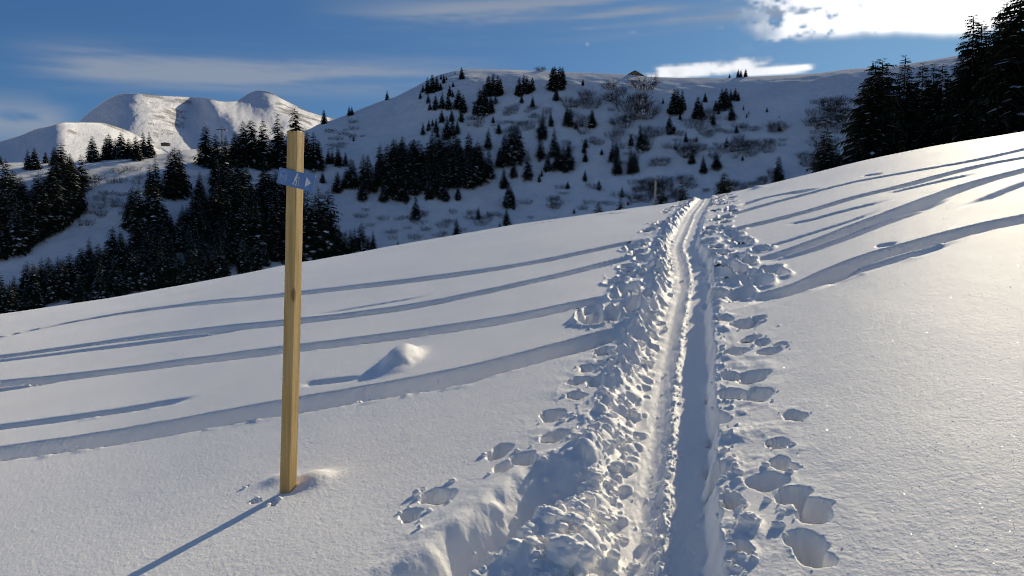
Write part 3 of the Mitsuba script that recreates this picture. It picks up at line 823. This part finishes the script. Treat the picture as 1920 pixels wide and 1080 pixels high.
row_of([(1014, 298, 253), (1016, 260, 211), (1027, 321, 288), (1033, 236, 209), (1056, 319, 272), (1066, 318, 262), (1047, 318, 268)], 'among brown scrub in mid slope right of centre', 'spruces among brown scrub')
row_of([(1063, 236, 194), (1069, 238, 196), (1080, 242, 224)], 'of the three snowy ones on the upper slope', 'three snowy ones on the upper slope')
row_of([(1148, 303, 264), (1154, 302, 267), (1157, 325, 279), (1183, 324, 279), (1190, 320, 283)], 'of the group up left of the far pole', 'group up left of the far pole')
row_of([(1183, 273, 250), (1201, 281, 232), (1209, 281, 240)], 'of the trio under the big brown bushes', 'trio under the big brown bushes')
row_of([(1256, 251, 212), (1258, 215, 196), (1264, 213, 166), (1271, 213, 165), (1275, 224, 208), (1279, 206, 167)], 'of the dense dark clump below and right of the hut', 'dense clump right of the hut')
row_of([(1305, 221, 190), (1309, 223, 179), (1315, 220, 187)], 'of the pointed cluster in the upper bowl', 'pointed cluster in the upper bowl')
row_of([(1342, 208, 187), (1347, 214, 200), (1354, 206, 165), (1361, 202, 164), (1371, 187, 165), (1372, 225, 193), (1378, 188, 164), (1384, 189, 171)], 'of the scattered cluster under the three ridge-top spruces', 'scattered cluster in the upper bowl')
row_of([(1394, 206, 196), (1400, 220, 212), (1404, 214, 207)], 'of three tiny saplings right of the scattered cluster', 'three tiny saplings')
row_of([(1384, 145, 128), (1389, 145, 129), (1398, 144, 128)], 'of three on the ridge under the bright cloud', 'three ridge-top spruces')
row_of([(1319, 325, 287), (1344, 317, 282)], 'of the pair above the trail crest', 'pair above the trail crest')


# spruces that grow just beyond the crest of the near slope
def crest_tree(px, depth, row_top, label, grp=None, kinds=None, wide=1.0, name='spruce_tree'):
    q, e = (float(v) for v in ray(px, row_top))
    depth = depth if depth < 80 else 58 + (depth - 90) * .45
    x, y = q * depth, depth
    z = float(base(x, y))
    key = numbered(name)
    kinds = kinds or KINDS['near']
    put(key, kinds[rng.integers(len(kinds))], (x, y, z - .3), e * y - z + .3, rng.random() * 360, wide * (.95 + .12 * rng.random()), rng.normal(0, .8))
    tag(key, label, 'tree', grp)


for px, dpt, top, lab in [(1122, 54, 377, 'first small spruce left of the far pole at the slope edge'), (1164, 52, 366, 'second small spruce left of the far pole at the slope edge'), (1241, 52, 348, 'dark spruce right behind the far pole'),
                          (1280, 54, 335, 'dark spruce above the top end of the trodden trail'), (1354, 52, 324, 'left one of the dense twin spruces right of the trail end'), (1361, 53, 322, 'right one of the dense twin spruces right of the trail end'),
                          (1396, 52, 341, 'small spruce left of the bare round tree')]:
    crest_tree(px, dpt, top, lab, kinds=KINDS['far'], wide=1.25)
for px, dpt, top, w, lab in [
    (1536, 92, 300, 1.2, 'low bushy spruce at the left foot of the right forest'), (1551, 94, 243, 1.1, 'snow-dotted spruce left of the big broad one in the right forest'), (1571, 90, 279, 1.0, 'small pointed spruce beside the big broad one'),
    (1641, 100, 117, 1.15, 'big broad greenish spruce at the left front of the right forest'), (1655, 104, 113, 1.2, 'second big spruce of the right forest, close behind the broad one'), (1696, 104, 102, 1.0, 'slim spruce with a bare spiky top in the right forest'),
    (1708, 106, 150, 1.1, 'spruce half hidden right of the spiky-topped one'), (1732, 112, 120, .9, 'leftmost of three slim even spruces in the right forest'), (1747, 113, 118, .9, 'middle one of three slim even spruces in the right forest'),
    (1767, 110, 121, .95, 'right one of three slim even spruces in the right forest'), (1788, 104, 165, 1.1, 'shorter spruce in front of the tall right group'), (1802, 100, 98, 1.0, 'spruce at the left shoulder of the tall right group'),
    (1829, 98, 25, .95, 'tall thin-topped spruce, first of the tall right group'), (1841, 100, 42, 1.0, 'spruce leaning close to the thin-topped one'), (1876, 97, 16, 1.1, 'tall spruce in the middle of the tall right group'), (1860, 98, 78, 1.1, 'shorter spruce between the tall ones at the right'),
    (1899, 93, -4, 1.1, 'tallest spruce of the right forest, its tip at the picture top'), (1925, 92, -45, 1.1, 'spruce cut by the right picture edge'), (1612, 96, 262, 1.3, 'small dark spruce hugging the left skirt of the broad one'),
    (1680, 98, 215, 1.25, 'low dark spruce before the second big one'), (1740, 99, 222, 1.25, 'low spruce with snowy boughs below the three slim ones'), (1815, 95, 190, 1.2, 'low spruce at the foot of the tall right group'), (1880, 91, 170, 1.2, 'low spruce at the right end, snow pads on its boughs')]:
    crest_tree(px, dpt, top, lab, 'right forest beyond the slope', wide=w)
spruce_at(1637, 129, 116, 'small round spruce on the ridge above the right forest', None)

# dense forest: individuals told apart by nothing, the smaller showing ones behind them as one mass
mass = []


def forest(poly, n, n_mass, size, label, grp):
    """Spruces whose feet stand inside the polygon (photograph pixels), size = height in metres."""
    P = Polygon(poly)
    x0, y0, x1, y1 = P.bounds
    got, tries = [], 0
    while len(got) < n + n_mass and tries < 9000:
        tries += 1
        p = (x0 + (x1 - x0) * rng.random(), y0 + (y1 - y0) * rng.random())
        if not P.contains(Point(p)) or any((p[0] - a) ** 2 + 2.5 * (p[1] - b) ** 2 < 26 for a, b in got):
            continue
        got.append(p)
    pts = []
    for px, row in got:
        x, y, z = on_hill(px, row)
        pts.append((x, y, z, size * (.75 + .5 * rng.random())))
    pts.sort(key=lambda t: t[1])
    for i, (x, y, z, h) in enumerate(pts):
        kk = KINDS['far'][rng.integers(6)]
        if i >= n:
            mass.append((kk, (x, y, z - .2), h, rng.random() * 360, .95 + .25 * rng.random()))
            continue
        key = numbered('spruce_tree')
        put(key, kk, (x, y, z - .2), h, rng.random() * 360, .95 + .25 * rng.random(), rng.normal(0, 1.2))
        tag(key, label, 'tree', grp)


forest([(-10, 606), (110, 582), (250, 556), (360, 533), (545, 498), (545, 440), (440, 430), (400, 428), (345, 432), (290, 440), (230, 474), (170, 502), (110, 530), (0, 572)], 46, 150, 11, 'dark spruce in the dense forest right behind the lower left slope edge', 'dense forest behind the lower left slope edge')
forest([(408, 330), (445, 330), (450, 380), (560, 370), (565, 470), (520, 500), (410, 470), (395, 430)], 16, 50, 17, 'dark spruce in the steep wooded column left of the marker post', 'wooded column left of the marker post')
forest([(0, 370), (60, 385), (110, 375), (160, 372), (140, 408), (105, 440), (60, 460), (30, 490), (0, 505)], 14, 46, 16, 'dark spruce in the forest patch at the left picture edge', 'forest patch at the left picture edge')
forest([(352, 410), (385, 402), (395, 450), (350, 460)], 4, 9, 12, 'dark spruce in the small stand below the left snow clearing', 'small stand below the left snow clearing')
forest([(690, 350), (735, 366), (790, 362), (850, 355), (905, 340), (900, 300), (830, 305), (730, 320)], 8, 46, 17, 'snow-flecked spruce in the middle of the central forest', 'middle of the central forest')
for i, (kk, p, h, rot, wide) in enumerate(mass):
    put(f'distant_forest__{i + 1:03d}', kk, p, h, rot, wide)
tag('distant_forest', 'dark mass of snow-dusted spruces filling the forest patches on the shaded hillside', None, None, 'stuff')

for poly, n in (([(880, 225), (1060, 240), (1250, 300), (1240, 330), (1060, 345), (900, 300)], 12), ([(1250, 230), (1480, 235), (1470, 300), (1260, 320)], 10), ([(930, 350), (1180, 345), (1180, 385), (950, 420)], 6)):
    P = Polygon(poly)
    x0, y0, x1, y1 = P.bounds
    done = 0
    while done < n:
        p = (x0 + (x1 - x0) * rng.random(), y0 + (y1 - y0) * rng.random())
        if P.contains(Point(p)):
            spruce_at(p[0], p[1], p[1] - 10 - 14 * rng.random(), 'small dark spruce among the scrub of the middle slope', 'small spruces among the middle scrub')
            done += 1

# bare bushes and scrub
def bush_at(px, row, h, label, grp, kinds, wide, name):
    x, y, z = on_hill(px, row)
    key = numbered(name)
    put(key, kinds[rng.integers(len(kinds))], (x, y, z - .1), h, rng.random() * 360, wide, 0)
    tag(key, label, 'bush', grp)


def scatter(poly, n, hs, label, grp, kinds=None, wide=1.0, name='scrub_bush', gapd=30):
    P = Polygon(poly)
    x0, y0, x1, y1 = P.bounds
    got, tries = [], 0
    while len(got) < n and tries < 5000:
        tries += 1
        p = (x0 + (x1 - x0) * rng.random(), y0 + (y1 - y0) * rng.random())
        if not P.contains(Point(p)) or any((p[0] - a) ** 2 + 2.5 * (p[1] - b) ** 2 < gapd for a, b in got):
            continue
        got.append(p)
        bush_at(p[0], p[1], 1.35 * hs * (.6 + .8 * rng.random()), label, grp, kinds or SCRUBS, wide * (.7 + .7 * rng.random()), name)


for px, row, h, w, lab in [(1100, 186, 8, .9, 'brown bare bush left of three on the upper slope'), (1106, 203, 9, 1.1, 'dense brown bare bush above the heavily snowed spruce'), (1143, 168, 7, .9, 'grey bare bush just below the ridge, left of the largest'), (1146, 190, 7, 1.0, 'grey bare bush below another near the ridge'),
                           (1163, 178, 7, .8, 'slim bare bush between the ridge bushes'), (1208, 168, 10, 1.3, 'large bare bush right below the ridge hut'), (1183, 208, 12, 1.4, 'broad dense brown bush in the middle of the upper slope'), (1204, 224, 12, 1.1, 'dark brown bush under the broad one'),
                           (1200, 192, 8, .9, 'bare bush between the two biggest'), (1170, 240, 9, 1.2, 'loose bare bush left under the brown bushes'), (1290, 295, 8, .9, 'tall bare bush above the trail crest at the foot of the scrub'), (1238, 310, 6, 1.2, 'round bare bush on the smooth snow right of the pole'),
                           (1330, 222, 8, .6, 'slim bare bush beside the pointed spruce cluster'), (1458, 247, 7, 1.1, 'reddish bare bush at the right end of the scrub'), (1557, 208, 9, .9, 'dark bare bush on the far right slope, topmost'), (1550, 238, 9, 1.2, 'wide dark bare bush on the far right slope, lower'),
                           (1578, 222, 8, 1.1, 'dark bare bush left of the big broad spruce'), (1516, 300, 6, 1.3, 'flat bare bush at the foot of the far right slope'), (1014, 134, 4, 1.3, 'round dark bush on the ridge right of the hilltop')]:
    bush_at(px, row, h, lab, None, BUSHES, w, 'bare_bush')
scatter([(1060, 190), (1140, 180), (1240, 240), (1240, 320), (1090, 330), (1060, 300)], 46, 2.6, 'low bare scrub on the slope beneath the brown bushes', 'scrub beneath the brown bushes')
scatter([(1290, 225), (1400, 220), (1470, 240), (1470, 280), (1400, 300), (1260, 295), (1240, 250)], 72, 2.6, 'low scrub in the broad scrubby patch under the snow bowl', 'scrub under the snow bowl')
scatter([(640, 370), (760, 392), (900, 400), (1060, 350), (1230, 330), (1230, 380), (1060, 400), (860, 440), (760, 460), (660, 410)], 60, 2.0, 'small bush in the open snow above the slope edge', 'bushes in the open snow above the slope edge')
scatter([(890, 190), (960, 200), (1040, 200), (1010, 250), (940, 250), (880, 235)], 40, 2.2, 'low scrub on the slope under the hilltop clumps', 'scrub under the hilltop clumps')
scatter([(170, 330), (290, 310), (240, 400), (140, 430), (150, 380)], 26, 2.2, 'low bush on the snow lane at the left', 'bushes on the left snow lane')
scatter([(600, 250), (700, 215), (680, 265), (620, 290)], 16, 1.8, 'low bush on the upper left of the open slope', 'bushes on the upper left slope')
scatter([(1530, 180), (1610, 170), (1600, 260), (1510, 300)], 24, 3.0, 'bare bush on the far right slope beside the big trees', 'bushes on the far right slope')
scatter([(1180, 345), (1260, 340), (1330, 350), (1460, 325), (1520, 310), (1440, 345), (1300, 372), (1190, 385)], 26, 3.0, 'bare bush along the crest behind the trail end', 'bushes along the crest', BUSHES, 1.0, 'bare_bush', 60)


# ------------------------------------------------------------------ the wooden marker post and its sign
def wood(p, n, uv):
    g = mikit.fbm(p.x * 90, p.y * 90, p.z * 2.2, 3)
    fine = mikit.noise(p.x * 420, p.y * 420, p.z * 6)
    c = mikit.mix((.62, .43, .18), (.45, .29, .105), mikit.smoothstep(.35, .7, g) * .8 + fine * .2)
    k = mikit.noise(p.x * 14 + 3, p.y * 14, p.z * 7.5)
    return mikit.mix(c, (.20, .11, .045), mikit.smoothstep(.80, .90, k) * .85)


def wood_bump(p, n, uv):
    return mikit.fbm(p.x * 260, p.y * 260, p.z * 5, 2)


scene['post_wood'] = {'type': 'bumpmap', 'scale': .0006, 'arbitrary': mikit.proc(wood_bump), 'nested': {'type': 'principled', 'base_color': mikit.proc(wood), 'roughness': .7, 'specular': .3}}
scene['sign_blue'] = {'type': 'principled', 'base_color': rgb(.12, .225, .46), 'roughness': .4, 'specular': .5}
scene['sign_white'] = {'type': 'principled', 'base_color': rgb(.64, .67, .67), 'roughness': .45, 'specular': .5}
scene['sign_pale'] = {'type': 'principled', 'base_color': rgb(.34, .43, .60), 'roughness': .45, 'specular': .5}
scene['bright_steel'] = {'type': 'principled', 'base_color': rgb(.9, .9, .9), 'roughness': .3, 'specular': .8}

pb = at(540, 930)
pz = float(ground(np.array([pb[0]]), np.array([pb[1]]))[0])
q, e = (float(v) for v in ray(554.5, 247))
P0, P1 = np.array([pb[0], pb[1], pz]), np.array([q * pb[1], pb[1], e * pb[1]])
axis = (P1 - P0) / np.linalg.norm(P1 - P0)
TURN = math.radians(21)
nl = np.array([-math.sin(TURN), -math.cos(TURN), 0]); nl -= axis * (nl @ axis); nl /= np.linalg.norm(nl)
nr = np.cross(axis, nl) * 1.0
nr = nr if nr[0] > 0 else -nr
Wd = .030
LEN = np.linalg.norm(P1 - P0)


def post_mesh():
    b = .0025
    prof = np.array([(-Wd, -Wd + b), (-Wd + b, -Wd), (Wd - b, -Wd), (Wd, -Wd + b), (Wd, Wd - b), (Wd - b, Wd), (-Wd + b, Wd), (-Wd, Wd - b)])
    hs = [-.6, 0, .4, .8, 1.2, 1.6, LEN - .003, LEN]
    v = []
    for h in hs:
        k = 1 - .06 * (h == LEN)
        v += [P0 + axis * h + nl * (-c[1]) * k + nr * c[0] * k + nr * .004 * math.sin(h * 1.7) for c in prof]
    f, n8 = [], 8
    for i in range(len(hs) - 1):
        for j in range(n8):
            a, b_ = i * n8 + j, i * n8 + (j + 1) % n8
            f += [[a, b_, b_ + n8], [a, b_ + n8, a + n8]]
    top = (len(hs) - 1) * n8
    f += [[top, top + j, top + j + 1] for j in range(1, 7)]
    m = trimesh.Trimesh(np.array(v), np.array(f), process=False)
    m.fix_normals()
    return m


scene['marker_post'] = mikit.ply(post_mesh(), 'post_wood')
tag('marker_post', 'square yellowish wooden post standing upright in the snow, carrying a blue sign', 'post')

SG = dict(w=.215, h=.079, off=.033, up=0.001, roll=-11.0)
q, e = (float(v) for v in ray(561, 338))
t_ = (e * pb[1] - P0[2]) / axis[2]
SC = P0 + axis * t_ + nl * (Wd + .004)
rl = math.radians(SG['roll'])
su = nr * math.cos(rl) + axis * math.sin(rl)
sv = -nr * math.sin(rl) + axis * math.cos(rl)
SC = SC + nr * SG['off'] + axis * SG['up']


def on_sign(m, lift, k_=.878):
    """A mesh drawn in the sign's plane (x along it, y up it, z out of it) set on the sign."""
    m = m.copy()
    v = m.vertices * [k_, k_, 1]
    m.vertices = SC + v[:, :1] * su + v[:, 1:2] * sv + (v[:, 2:] + lift) * nl
    m.fix_normals()
    return m


def plate(poly, depth=.0008):
    return trimesh.util.concatenate([trimesh.creation.extrude_polygon(g, depth, engine='earcut') for g in getattr(poly, 'geoms', [poly])])


def limb(*pts, w=.004):
    from shapely.geometry import LineString
    return LineString(pts).buffer(w / 2, cap_style=1)


from shapely.ops import unary_union
scene['trail_sign__panel'] = mikit.ply(on_sign(plate(Polygon([(-SG['w'] / 2, -SG['h'] / 2), (SG['w'] / 2, -SG['h'] / 2), (SG['w'] / 2, SG['h'] / 2), (-SG['w'] / 2, SG['h'] / 2)]).buffer(-.004).buffer(.004), .003), 0, 1.0), 'sign_blue')
tag('trail_sign', 'blue trail sign plate with hexagon emblem, hiker and white arrow, nailed across the post', 'sign')
scene['trail_sign__arrow'] = mikit.ply(on_sign(plate(Polygon([(.068, -.029), (.104, 0), (.068, .029)])), .0032), 'sign_white')
hexa = Polygon([(-.083, .038), (-.060, .019), (-.060, -.019), (-.083, -.038), (-.106, -.019), (-.106, .019)])
scene['trail_sign__emblem'] = mikit.ply(on_sign(plate(unary_union([hexa.difference(hexa.buffer(-.0028)), limb((-.102, -.017), (-.064, -.017), w=.002)])), .0032), 'sign_pale')
tm = meshkit.text_mesh('ZUG', .017, .0008, bold=True)
tm.apply_translation([-.083 - tm.bounds[:, 0].mean(), -.007, 0])
scene['trail_sign__lettering'] = mikit.ply(on_sign(tm, .0032), 'sign_pale')
hiker = unary_union([Point(.006, .031).buffer(.0055), limb((.004, .022), (.001, .004), w=.011), limb((.001, .004), (.009, -.010), (.007, -.030), w=.0052), limb((.0, .004), (-.004, -.012), (-.014, -.028), w=.0052),
                     limb((.006, .020), (.014, .010), (.020, .013), w=.0038), limb((.002, .019), (-.007, .008), w=.0038), limb((.020, .018), (.026, -.030), w=.0018), limb((-.014, -.028), (-.009, -.030), w=.004), limb((.007, -.030), (.013, -.030), w=.004)])
scene['trail_sign__hiker_figure'] = mikit.ply(on_sign(plate(hiker), .0032), 'sign_white')
for k, (sx, sy) in enumerate([(-.006, .036), (.016, -.036)]):
    m = trimesh.creation.cylinder(radius=.0048, height=.003, sections=16)
    scene['trail_sign__screw' + ('' if k == 0 else f'_{k:03d}')] = mikit.ply(on_sign(m, .0055), 'bright_steel')

# ------------------------------------------------------------------ far pole, lift pylon, huts
def tube_mesh(a, b, r0, r1, k=10):
    a, b = np.asarray(a, float), np.asarray(b, float)
    t = (b - a) / np.linalg.norm(b - a)
    u = np.cross(t, [0, 0, 1.0] if abs(t[2]) < .9 else [1.0, 0, 0]); u /= np.linalg.norm(u)
    w = np.cross(t, u)
    an = np.arange(k) * 2 * math.pi / k
    ringv = lambda c, r: c + r * (np.cos(an)[:, None] * u + np.sin(an)[:, None] * w)
    v = np.vstack([ringv(a, r0), ringv(b, r1), [b]])
    f = []
    for j in range(k):
        j2 = (j + 1) % k
        f += [[j, j2, k + j2], [j, k + j2, k + j], [k + j, k + j2, 2 * k]]
    return trimesh.Trimesh(v, np.array(f), process=False)


flat('pole_wood', (.36, .33, .28), .7)
flat('pole_band', (.10, .10, .11), .7)
q, e = (float(v) for v in ray(1229.5, 328))
dp = 54.0
pzb = float(base(q * dp, dp))
scene['piste_pole__shaft'] = mikit.ply(tube_mesh((q * dp, dp, pzb - .3), (q * dp, dp, e * dp), .075, .065), 'pole_wood')
scene['piste_pole__band'] = mikit.ply(tube_mesh((q * dp, dp, e * dp - .38), (q * dp, dp, e * dp - .26), .078, .078), 'pole_band')
tag('piste_pole', 'thin pale wooden pole standing at the crest left of the trail end', 'pole')

flat('steel_grey', (.13, .14, .15), .5)
q, e = (float(v) for v in ray(416, 243))
dp = 470.0
X, Z = q * dp, e * dp
zb = float(hill(np.array([X]), np.array([dp]))[0])
scene['lift_pylon__mast'] = mikit.ply(tube_mesh((X, dp, zb - 1), (X, dp, Z), .42, .30), 'steel_grey')
arm = trimesh.creation.box([5.0, .5, .45]); arm.apply_translation([X, dp, Z + .1])
scene['lift_pylon__crossarm'] = mikit.ply(arm, 'steel_grey')
for k, sx in enumerate((-2.2, 2.2)):
    m = trimesh.creation.box([1.3, 3.0, .5]); m.apply_translation([X + sx, dp, Z - .35])
    scene['lift_pylon__wheel_bank' + ('' if k == 0 else '_001')] = mikit.ply(m, 'steel_grey')
m = trimesh.creation.box([2.6, .3, .25]); m.apply_translation([X, dp, Z + 1.5])
for sx in (-1, 1):
    m = trimesh.util.concatenate([m, tube_mesh((X + sx, dp, Z + .2), (X + sx, dp, Z + 1.5), .12, .12)])
scene['lift_pylon__top_frame'] = mikit.ply(m, 'steel_grey')
tag('lift_pylon', 'grey T-shaped ski lift pylon rising out of the spruces on the left shoulder', 'lift pylon')


def hut(key, X, Y, Z, w, l, wall_h, roof_h, label, wall_c, windows, chimney=True):
    """Gabled hut whose gable looks at -y."""
    scene[key + '_wall_paint'] = {'type': 'diffuse', 'reflectance': rgb(*wall_c)}
    g = Polygon([(-w / 2, -6), (w / 2, -6), (w / 2, wall_h), (0, wall_h + roof_h), (-w / 2, wall_h)])
    m = trimesh.creation.extrude_polygon(g, l, engine='earcut')
    m.vertices = np.stack([X + m.vertices[:, 0], Y + m.vertices[:, 2], Z + m.vertices[:, 1]], 1)
    m.fix_normals()
    scene[key + '__wall'] = mikit.ply(m, key + '_wall_paint')
    for k, s in enumerate((-1, 1)):
        ex = w / 2 + w * .09
        ez = wall_h - roof_h * .18
        p = Polygon([(0, wall_h + roof_h + .02), (s * ex, ez + .02), (s * ex, ez + .30), (0, wall_h + roof_h + .36)])
        m = trimesh.creation.extrude_polygon(p, l + 1.6, engine='earcut')
        m.vertices = np.stack([X + m.vertices[:, 0], Y - .8 + m.vertices[:, 2], Z + m.vertices[:, 1]], 1)
        m.fix_normals()
        scene[key + '__roof' + ('' if k == 0 else '_001')] = mikit.ply(m, 'hut_roof')
    for k, (wx, wz, ww, wh) in enumerate(windows):
        m = trimesh.creation.box([ww, .1, wh]); m.apply_translation([X + wx, Y - .03, Z + wz])
        scene[key + '__window' + ('' if k == 0 else f'_{k:03d}')] = mikit.ply(m, 'hut_glass')
    if chimney:
        m = trimesh.creation.box([.7, .7, 1.2]); m.apply_translation([X + w * .21, Y + 2, Z + wall_h + roof_h * .62 + .5])
        scene[key + '__chimney'] = mikit.ply(m, 'hut_roof')
        scene[key + '__antenna'] = mikit.ply(tube_mesh((X + w * .29, Y + 1, Z + wall_h), (X + w * .29, Y + 1, Z + wall_h + roof_h + .7), .06, .05), 'hut_roof')
    tag(key, label, 'hut')


flat('hut_roof', (.055, .045, .04))
flat('hut_glass', (.02, .022, .025), .2)
q, e = (float(v) for v in ray(1190, 142.5))
Y = float(hill_yr(q)) + 2
hut('ridge_hut', q * Y, Y, e * Y - .9, 11.5, 10, 1.1, 3.2, 'brown wooden hut with a low gabled roof on the ridge skyline', (.34, .22, .10), [(-1.4, 1.5, .9, .9), (1.7, 1.6, .9, .9)])
q, e = (float(v) for v in ray(309, 268.5))
hut('mountain_hut', q * 2450, 2450, e * 2450 - 2, 24, 12, 2.2, 2.2, 'dark flat-roofed building at the foot of the far mountain', (.10, .08, .07), [(-6, 1, 3, 2), (6, 1, 3, 2)], False)


# ------------------------------------------------------------------ frost crystals that glitter on the crust
scene['frost'] = {'type': 'twosided', 'b': {'type': 'principled', 'base_color': rgb(.88, .88, .88), 'roughness': .16, 'specular': 1.0}}
rf = np.random.default_rng(5)
n_f = 15000
fy = 1 / (1 / 16 + (1 / 2.1 - 1 / 16) * rf.random(n_f))
fx = fy * rf.uniform(-.72, .72, n_f)
fz = ground(fx, fy)
hexv = np.stack([np.cos(np.arange(6) * math.pi / 3), np.sin(np.arange(6) * math.pi / 3), np.zeros(6)], 1)
tx, ty_ = rf.normal(0, .28, n_f), rf.normal(0, .28, n_f)
U = np.stack([np.ones(n_f), np.zeros(n_f), tx], 1); W = np.stack([np.zeros(n_f), np.ones(n_f), ty_], 1)
rad = (.0009 + .0013 * rf.random(n_f)) * (.6 + fy * .16)
FV = (np.stack([fx, fy, fz + .0012], 1)[:, None] + rad[:, None, None] * (hexv[None, :, :1] * U[:, None] + hexv[None, :, 1:2] * W[:, None])).reshape(-1, 3)
FF = (np.arange(n_f)[:, None, None] * 6 + np.array([[0, 1, 2], [0, 2, 3], [0, 3, 4], [0, 4, 5]])[None]).reshape(-1, 3)
scene['frost_crystals'] = mikit.ply((FV, FF), 'frost')
tag('frost_crystals', 'tiny frost crystals glittering on the sunlit snow crust', None, None, 'stuff')
